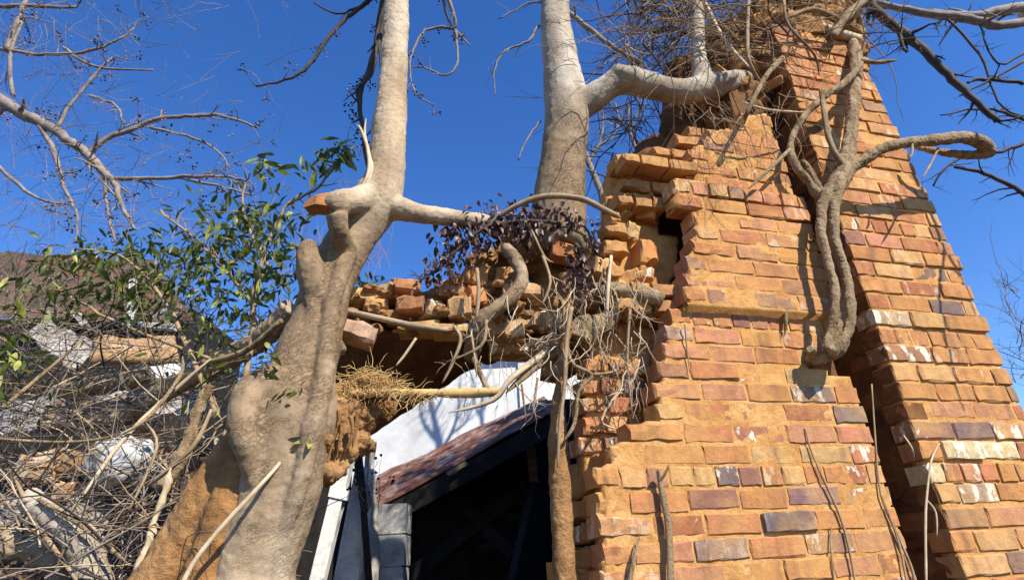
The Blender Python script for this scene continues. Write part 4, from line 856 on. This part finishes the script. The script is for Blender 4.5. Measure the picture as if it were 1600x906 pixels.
# ------------------------------------------------------------------ debris on the bank
def debris(name, label, cat, quad, Y, mt, amp=.05, th=.02, dY=(0, 0, .25, .25), **kw):
    P = [W(x, y, Y + dy) for (x, y), dy in zip(quad, dY)]
    t_ = thing(name, label, cat, sum(P, Vector()) / 4)
    mob('sheet', rsheet(*P, 14, 10, amp, th, 5), mt, t_); return t_
debris('white_sheet', 'crumpled white sheet sticking up from the debris under the rusty roof', 'sheet', [(38, 520), (118, 578), (150, 548), (75, 495)], 3.9, 'white_debris', .07)
debris('tan_board', 'torn tan board lying across the debris beside the crumpled sheet', 'board', [(140, 566), (278, 556), (272, 522), (150, 524)], 3.9, 'tan_board', .05, .04)
debris('white_board', 'long white board on the debris below the tan board', 'board', [(205, 592), (348, 582), (345, 562), (225, 570)], 3.7, 'white_paint', .015, .03)
debris('siding_scrap', 'dirty grey panel propped under the long white board', 'panel', [(120, 660), (325, 640), (330, 596), (150, 612)], 3.6, 'white_debris', .05)
debris('siding_scrap', 'dirty grey panel half buried at the dark end of the debris', 'panel', [(0, 690), (110, 640), (90, 606), (-20, 640)], 3.5, 'white_debris', .06)
debris('siding_scrap', 'small white panel fragment under the grey boulder', 'panel', [(95, 800), (170, 845), (175, 800), (120, 765)], 2.6, 'white_debris', .06)
debris('siding_scrap', 'bluish white panel fragment beside the bent log', 'panel', [(-10, 850), (38, 870), (45, 800), (-10, 770)], 2.5, 'white_debris', .06)
debris('brown_board', 'weathered brown board crossing the debris above the boulder', 'board', [(60, 660), (240, 650), (240, 620), (80, 625)], 3.2, 'old_wood', .03, .05)
rk = voxel(mob('boulder', blob(W(192, 722, 2.75), .15, 4, .22, 3, (1.05, .8, .82)), 'stone', None, label='rounded pale grey boulder sitting in the dead stems on the bank', cat='boulder'), .01, 1, ((.05, .02),))
for lab, pp, mt in [('thick bent grey log rising from the bank left of the muddy roots', [(150, 960, 2.15, 24), (146, 900, 2.15, 24), (132, 855, 2.17, 23), (105, 822, 2.2, 21), (70, 800, 2.25, 19), (45, 775, 2.3, 16)], 'grey_bark'), ('brown log slanting across the debris toward the forked tree', [(180, 660, 3.0, 16), (260, 610, 2.9, 17), (340, 570, 2.75, 17), (420, 520, 2.6, 18), (455, 480, 2.5, 16)], 'old_wood'),
                    ('twisted brown root at the top of the orange buttress', [(255, 760, 2.3, 10), (290, 700, 2.3, 11), (305, 650, 2.3, 9), (330, 600, 2.3, 8)], 'vine_bark'), ('split pale branch leaning on the orange buttress', [(210, 906, 2.0, 6), (240, 820, 2.02, 6), (262, 750, 2.04, 5), (265, 725, 2.05, 3)], 'pale_stem'), ('mossy brown log at the far left foot of the bank', [(-20, 860, 2.3, 26), (40, 850, 2.35, 24), (90, 880, 2.3, 22), (110, 940, 2.3, 22)], 'old_wood'),
                    ('short broken log under the tan board', [(90, 610, 3.3, 12), (170, 600, 3.3, 15), (235, 585, 3.3, 14)], 'old_wood')]:
    t_ = thing('fallen_log', lab, 'log', W(*pp[0][:3])); voxel(mob('wood', ptube(pp, sides=12), mt, t_), .009, 2, ((.06, .03), (.015, .008)))
for i, (x, y) in enumerate([(250, 660), (285, 664), (262, 690), (300, 694), (240, 716), (280, 722), (90, 720), (60, 735), (120, 770)]):
    p = W(x, y, 3.0 if x > 200 else 2.8); m_ = Matrix.Translation(p) @ Euler((N(.15), N(.15), N(.3))).to_matrix().to_4x4() @ Matrix.Diagonal((.95, 1, 1.5, 1)) @ Matrix.Translation((-.1, -.03, -BH / 2))
    inst('fallen_brick', random.choice(BR['w']), m_, None, (*random.choice([(.30, .22, .17), (.36, .2, .12), (.28, .2, .16)]), .5), label='dusty brick lying in the dead stems around the boulder', cat='brick', group='fallen bricks on the bank')
# dead stems and litter over the bank
tangle = thing('bramble_thicket', 'thick tangle of dry dead stems over the debris bank', 'thicket', W(180, 760, 2.6))
for mt, n_, r_ in (('stem', 150, .0034), ('grey_twig', 150, .003), ('dark_twig', 230, .0034), ('pale_stem', 75, .0028)):
    tw = []
    for _ in range(n_):
        x, y = U(-60, 430), U(470, 930)
        if x > 330 and y > 640: continue
        Y = 3.4 - (y - 470) / 460 * 1.3 + U(-.35, .25); twigs(tw, W(x, y, Y), Vector((N(1), N(.5), N(.6) + .15)), U(.25, .9), r_ * U(.5, 1.6), 1, None, .16, -.02, (0, 3), 4, .8)
    mob('twigs', join(*tw), mt, tangle, kind='stuff')
for pp in [[(-10, 685, 2.3, 2.4), (120, 690, 2.3, 2.6), (215, 665, 2.3, 2.8), (280, 590, 2.4, 3), (285, 555, 2.4, 2)], [(110, 800, 2.2, 3), (190, 690, 2.3, 3.4), (250, 630, 2.4, 4), (330, 560, 2.4, 3)], [(0, 640, 2.4, 3), (60, 590, 2.5, 3), (130, 530, 2.6, 2)], [(60, 780, 2.2, 3.4), (140, 830, 2.1, 3.4), (200, 880, 2.1, 3)], [(200, 800, 2.2, 2), (245, 700, 2.25, 2.4), (228, 660, 2.3, 2)], [(120, 906, 2.1, 3), (60, 820, 2.2, 4), (20, 740, 2.3, 3)], [(330, 640, 2.2, 3), (300, 700, 2.15, 4), (230, 760, 2.2, 4)], [(440, 500, 2.3, 4), (380, 550, 2.4, 5), (300, 570, 2.5, 4)]]:
    mob('stem', ptube(pp, sides=6, rough=.15), random.choice(['pale_stem', 'stem', 'vine_bark']), tangle)
tw = []
for _ in range(300):
    x = U(-60, 330) if R() < .5 else U(-60, 120); twigs(tw, W(x, U(420, 530), U(2.9, 4.2)), Vector((N(1), N(.5), N(.7))), U(.2, .6), .0022, 1, None, .25, -.05, (1, 4), 3)
mob('twigs', join(*tw), 'grey_twig', tangle, kind='stuff')
LM = [leaf_mesh('litter', .06, U(.025, .04), U(.2, .8), U(0, .6)) for _ in range(5)]
V, Fc = [], []
for _ in range(1500):
    Y = U(1.6, 5.2); x = U(-4.6, -.4 * Y - .2); m_ = leaf_mtx(Vector((x, Y, ground_z(x, Y) + U(0, .05))), U(.6, 1.3), .1); me = random.choice(LM); n = len(V); V += [m_ @ v.co for v in me.vertices]; Fc += [tuple(n + i for i in q.vertices) for q in me.polygons]
mob('leaf_litter', (V, Fc), 'litter', None, kind='stuff', label='dry brown leaf litter scattered over the bank', cat='litter')

# ------------------------------------------------------------------ bare trees against the sky
bt = thing('berry_tree', 'bare grey tree with dark berry clusters reaching in over the rusty roof', 'tree', (W(-420, 700, 4).x, 4, 0))
voxel(mob('trunk', join(ptube([(-520, 1800, 4, 70), (-480, 900, 4, 60), (-440, 400, 4, 50), (-400, 50, 4, 40), (-380, -200, 4, 30)], sides=12), ptube([(-440, 300, 4, 34), (-250, 120, 4, 20), (-100, 100, 4, 14), (-10, 148, 4, 11)], sides=10)), 'grey_bark', bt), .02, 2)
spray('branch', bt, [[(-20, 145, 4, 11), (30, 175, 4, 9), (80, 200, 4, 8), (120, 228, 4, 7), (140, 245, 4, 7), (165, 272, 4, 6), (180, 288, 4, 5), (192, 325, 4, 3.5), (212, 360, 4, 2)], [(138, 240, 4, 5), (170, 215, 4, 4), (205, 203, 4, 3.6), (240, 188, 4, 3.2), (290, 182, 4, 3), (350, 182, 4, 2.4), (402, 200, 4, 1.6)], [(178, 280, 4, 4), (230, 278, 4, 3.2), (300, 276, 4, 2.8), (350, 276, 4, 2.2), (390, 284, 4, 1.4)], [(290, 280, 4, 2.4), (340, 290, 4, 2), (395, 306, 4, 1.5)], [(235, 200, 4, 2.4), (290, 212, 4, 2), (340, 235, 4, 1.5), (358, 262, 4, 1)],
                     [(-10, 75, 4, 3), (60, 85, 4, 2.6), (130, 82, 4, 2.4), (180, 65, 4, 2), (210, 45, 4, 1.3)], [(60, 190, 4, 4), (85, 240, 4, 4), (100, 290, 4, 3), (118, 330, 4, 2), (120, 380, 4, 1.3)], [(90, 200, 4, 3), (120, 150, 4, 2.4), (175, 90, 4, 2)], [(-20, 245, 4, 3), (30, 290, 4, 3), (70, 315, 4, 2), (110, 320, 4, 1.3)], [(10, 80, 4, 5), (25, 40, 4, 4), (40, 0, 4, 3)], [(140, 150, 4, 2.6), (180, 165, 4, 2), (195, 195, 4, 1.5)], [(-10, 10, 4, 4), (50, 10, 4, 3), (120, 12, 4, 2)], [(20, 150, 4, 3), (15, 90, 4, 3), (35, 30, 4, 2)], [(165, 285, 4, 3), (168, 330, 4, 2.4), (180, 378, 4, 1.4)], [(100, 75, 4, 2.4), (150, 105, 4, 2), (240, 110, 4, 1.2)]], 4, 'grey_twig', 1, (1, 3), .075, 85, 'bud', 90, frac=1.0)
tw = []
for _ in range(250): twigs(tw, W(U(-60, 260) if R() < .75 else U(0, 420), U(-20, 360), U(3.7, 4.4)), Vector((N(1), N(.5), N(.6) - .1)), U(.2, .7), .0032, 1, None, .25, -.02, (1, 4), 3)
mob('twigs', join(*tw), 'grey_twig', bt, kind='stuff')
fh = thing('hazy_thicket', 'fine bare twigs of a thicket rising behind the rusty roof', 'thicket', (W(120, 500, 9).x, 9.2, 0))
tw = []
for _ in range(70):
    x = U(-40, 620); twigs(tw, W(x, U(330, 460) if x > 250 else U(60, 400), 9.2), Vector((N(.5), N(.3), 1)), U(.4, 1.3), .006, 2, None, .22, .02, (2, 4), 3)
tw.append(tube([W(150, 400, 9.2), Vector((W(150, 400, 9.2).x, 9.2, 0))], [.05, .12], 8))
mob('twigs', join(*tw), 'bud', fh, kind='stuff')
rt = thing('bare_tree', 'bare dark tree reaching over the chimney from behind its right side', 'tree', (W(1900, 700, 5).x, 5, 0))
voxel(mob('trunk', join(ptube([(2150, 1500, 5, 60), (2050, 700, 5, 50), (1950, 200, 5, 40), (1850, -60, 5, 30), (1700, -30, 4.6, 18), (1600, 20, 4.2, 10)], sides=12)), 'grey_bark', rt), .02, 2)
spray('branch', rt, [[(1620, 32, 4.1, 7), (1560, 40, 4, 7), (1500, 28, 4, 7), (1440, 20, 4, 6), (1380, 8, 4, 5), (1330, -10, 4, 4)], [(1620, 8, 4.1, 8), (1560, 18, 4, 8), (1520, 25, 4, 6), (1450, 18, 4, 5)]], 4, 'grey_twig', 1, (1, 3), .07, 0, frac=.8)
spray('branch', rt, [[(1345, -20, 3, 9), (1372, 20, 3, 7.5), (1410, 50, 3, 7), (1450, 85, 3, 6.5), (1490, 125, 3, 6), (1520, 155, 3, 5), (1558, 190, 3, 4.5)], [(1600, 130, 4, 3), (1540, 124, 4, 3), (1510, 130, 4, 2)], [(1600, 95, 4, 2.4), (1555, 122, 4, 2), (1500, 150, 4, 1.4)], [(1620, 70, 4, 2), (1560, 100, 4, 1.6), (1530, 40, 4, 1.2)], [(1610, 310, 3.6, 4), (1570, 285, 3.6, 3.4), (1530, 268, 3.6, 3), (1490, 262, 3.6, 2)], [(1600, 225, 3.6, 3), (1555, 238, 3.6, 2.4), (1490, 252, 3.6, 2), (1458, 290, 3.6, 1.3)], [(1470, 20, 4, 2), (1530, 85, 4, 2), (1560, 160, 4, 1.6), (1600, 185, 4, 1.6)], [(1640, 200, 4, 3), (1580, 180, 4, 2.4), (1540, 170, 4, 2), (1470, 180, 4, 1)], [(1405, 40, 2.9, 3.4), (1407, 65, 2.9, 3), (1416, 82, 2.9, 1.6)]], 3.8, 'dark_twig', 1, (1, 3), .06, 0, frac=.8)
def sunward(x, y, d, r): return CH(x, y, 0) + SUN * d, r * mpp(CH(x, y, 0))
for k_, pp in enumerate([[(1436, 285, 1.5, 4), (1452, 330, 1.5, 3.4), (1468, 370, 1.5, 3.2), (1482, 405, 1.5, 3), (1500, 430, 1.5, 2.4)], [(1474, 392, 1.5, 2.6), (1470, 440, 1.5, 2.6), (1470, 490, 1.5, 2.4), (1482, 545, 1.5, 2.4), (1490, 590, 1.5, 2.2), (1508, 640, 1.5, 1.6)], [(1495, 410, 1.5, 2), (1510, 450, 1.5, 1.6), (1525, 490, 1.5, 1.4)], [(1436, 285, 1.5, 4), (1420, 230, 1.7, 5), (1440, 120, 2.0, 6), (1560, -40, 2.6, 8)]]):
    P = [sunward(*q) for q in pp]; mob('branch', tube(*smooth_path([q[0] for q in P], [q[1] for q in P], 5), 6), 'grey_twig', rt)
ft = thing('distant_tree', 'distant bare tree past the right edge of the chimney', 'tree', (W(1640, 800, 14).x, 14, 0))
voxel(mob('trunk', tube(*smooth_path([Vector((W(1640, 800, 14).x, 14, 0)), W(1635, 560, 14), W(1625, 470, 14)], [.3, .18, .1]), 10), 'far_twig', ft), .04, 1)
tw = []
for _ in range(60): twigs(tw, W(U(1570, 1680), U(450, 620), 14 + N(.5)), Vector((N(.8), N(.5), .9)), U(.7, 2.0), .014, 2, None, .25, 0, (2, 4), 3)
mob('twigs', join(*tw), 'far_twig', ft, kind='stuff')
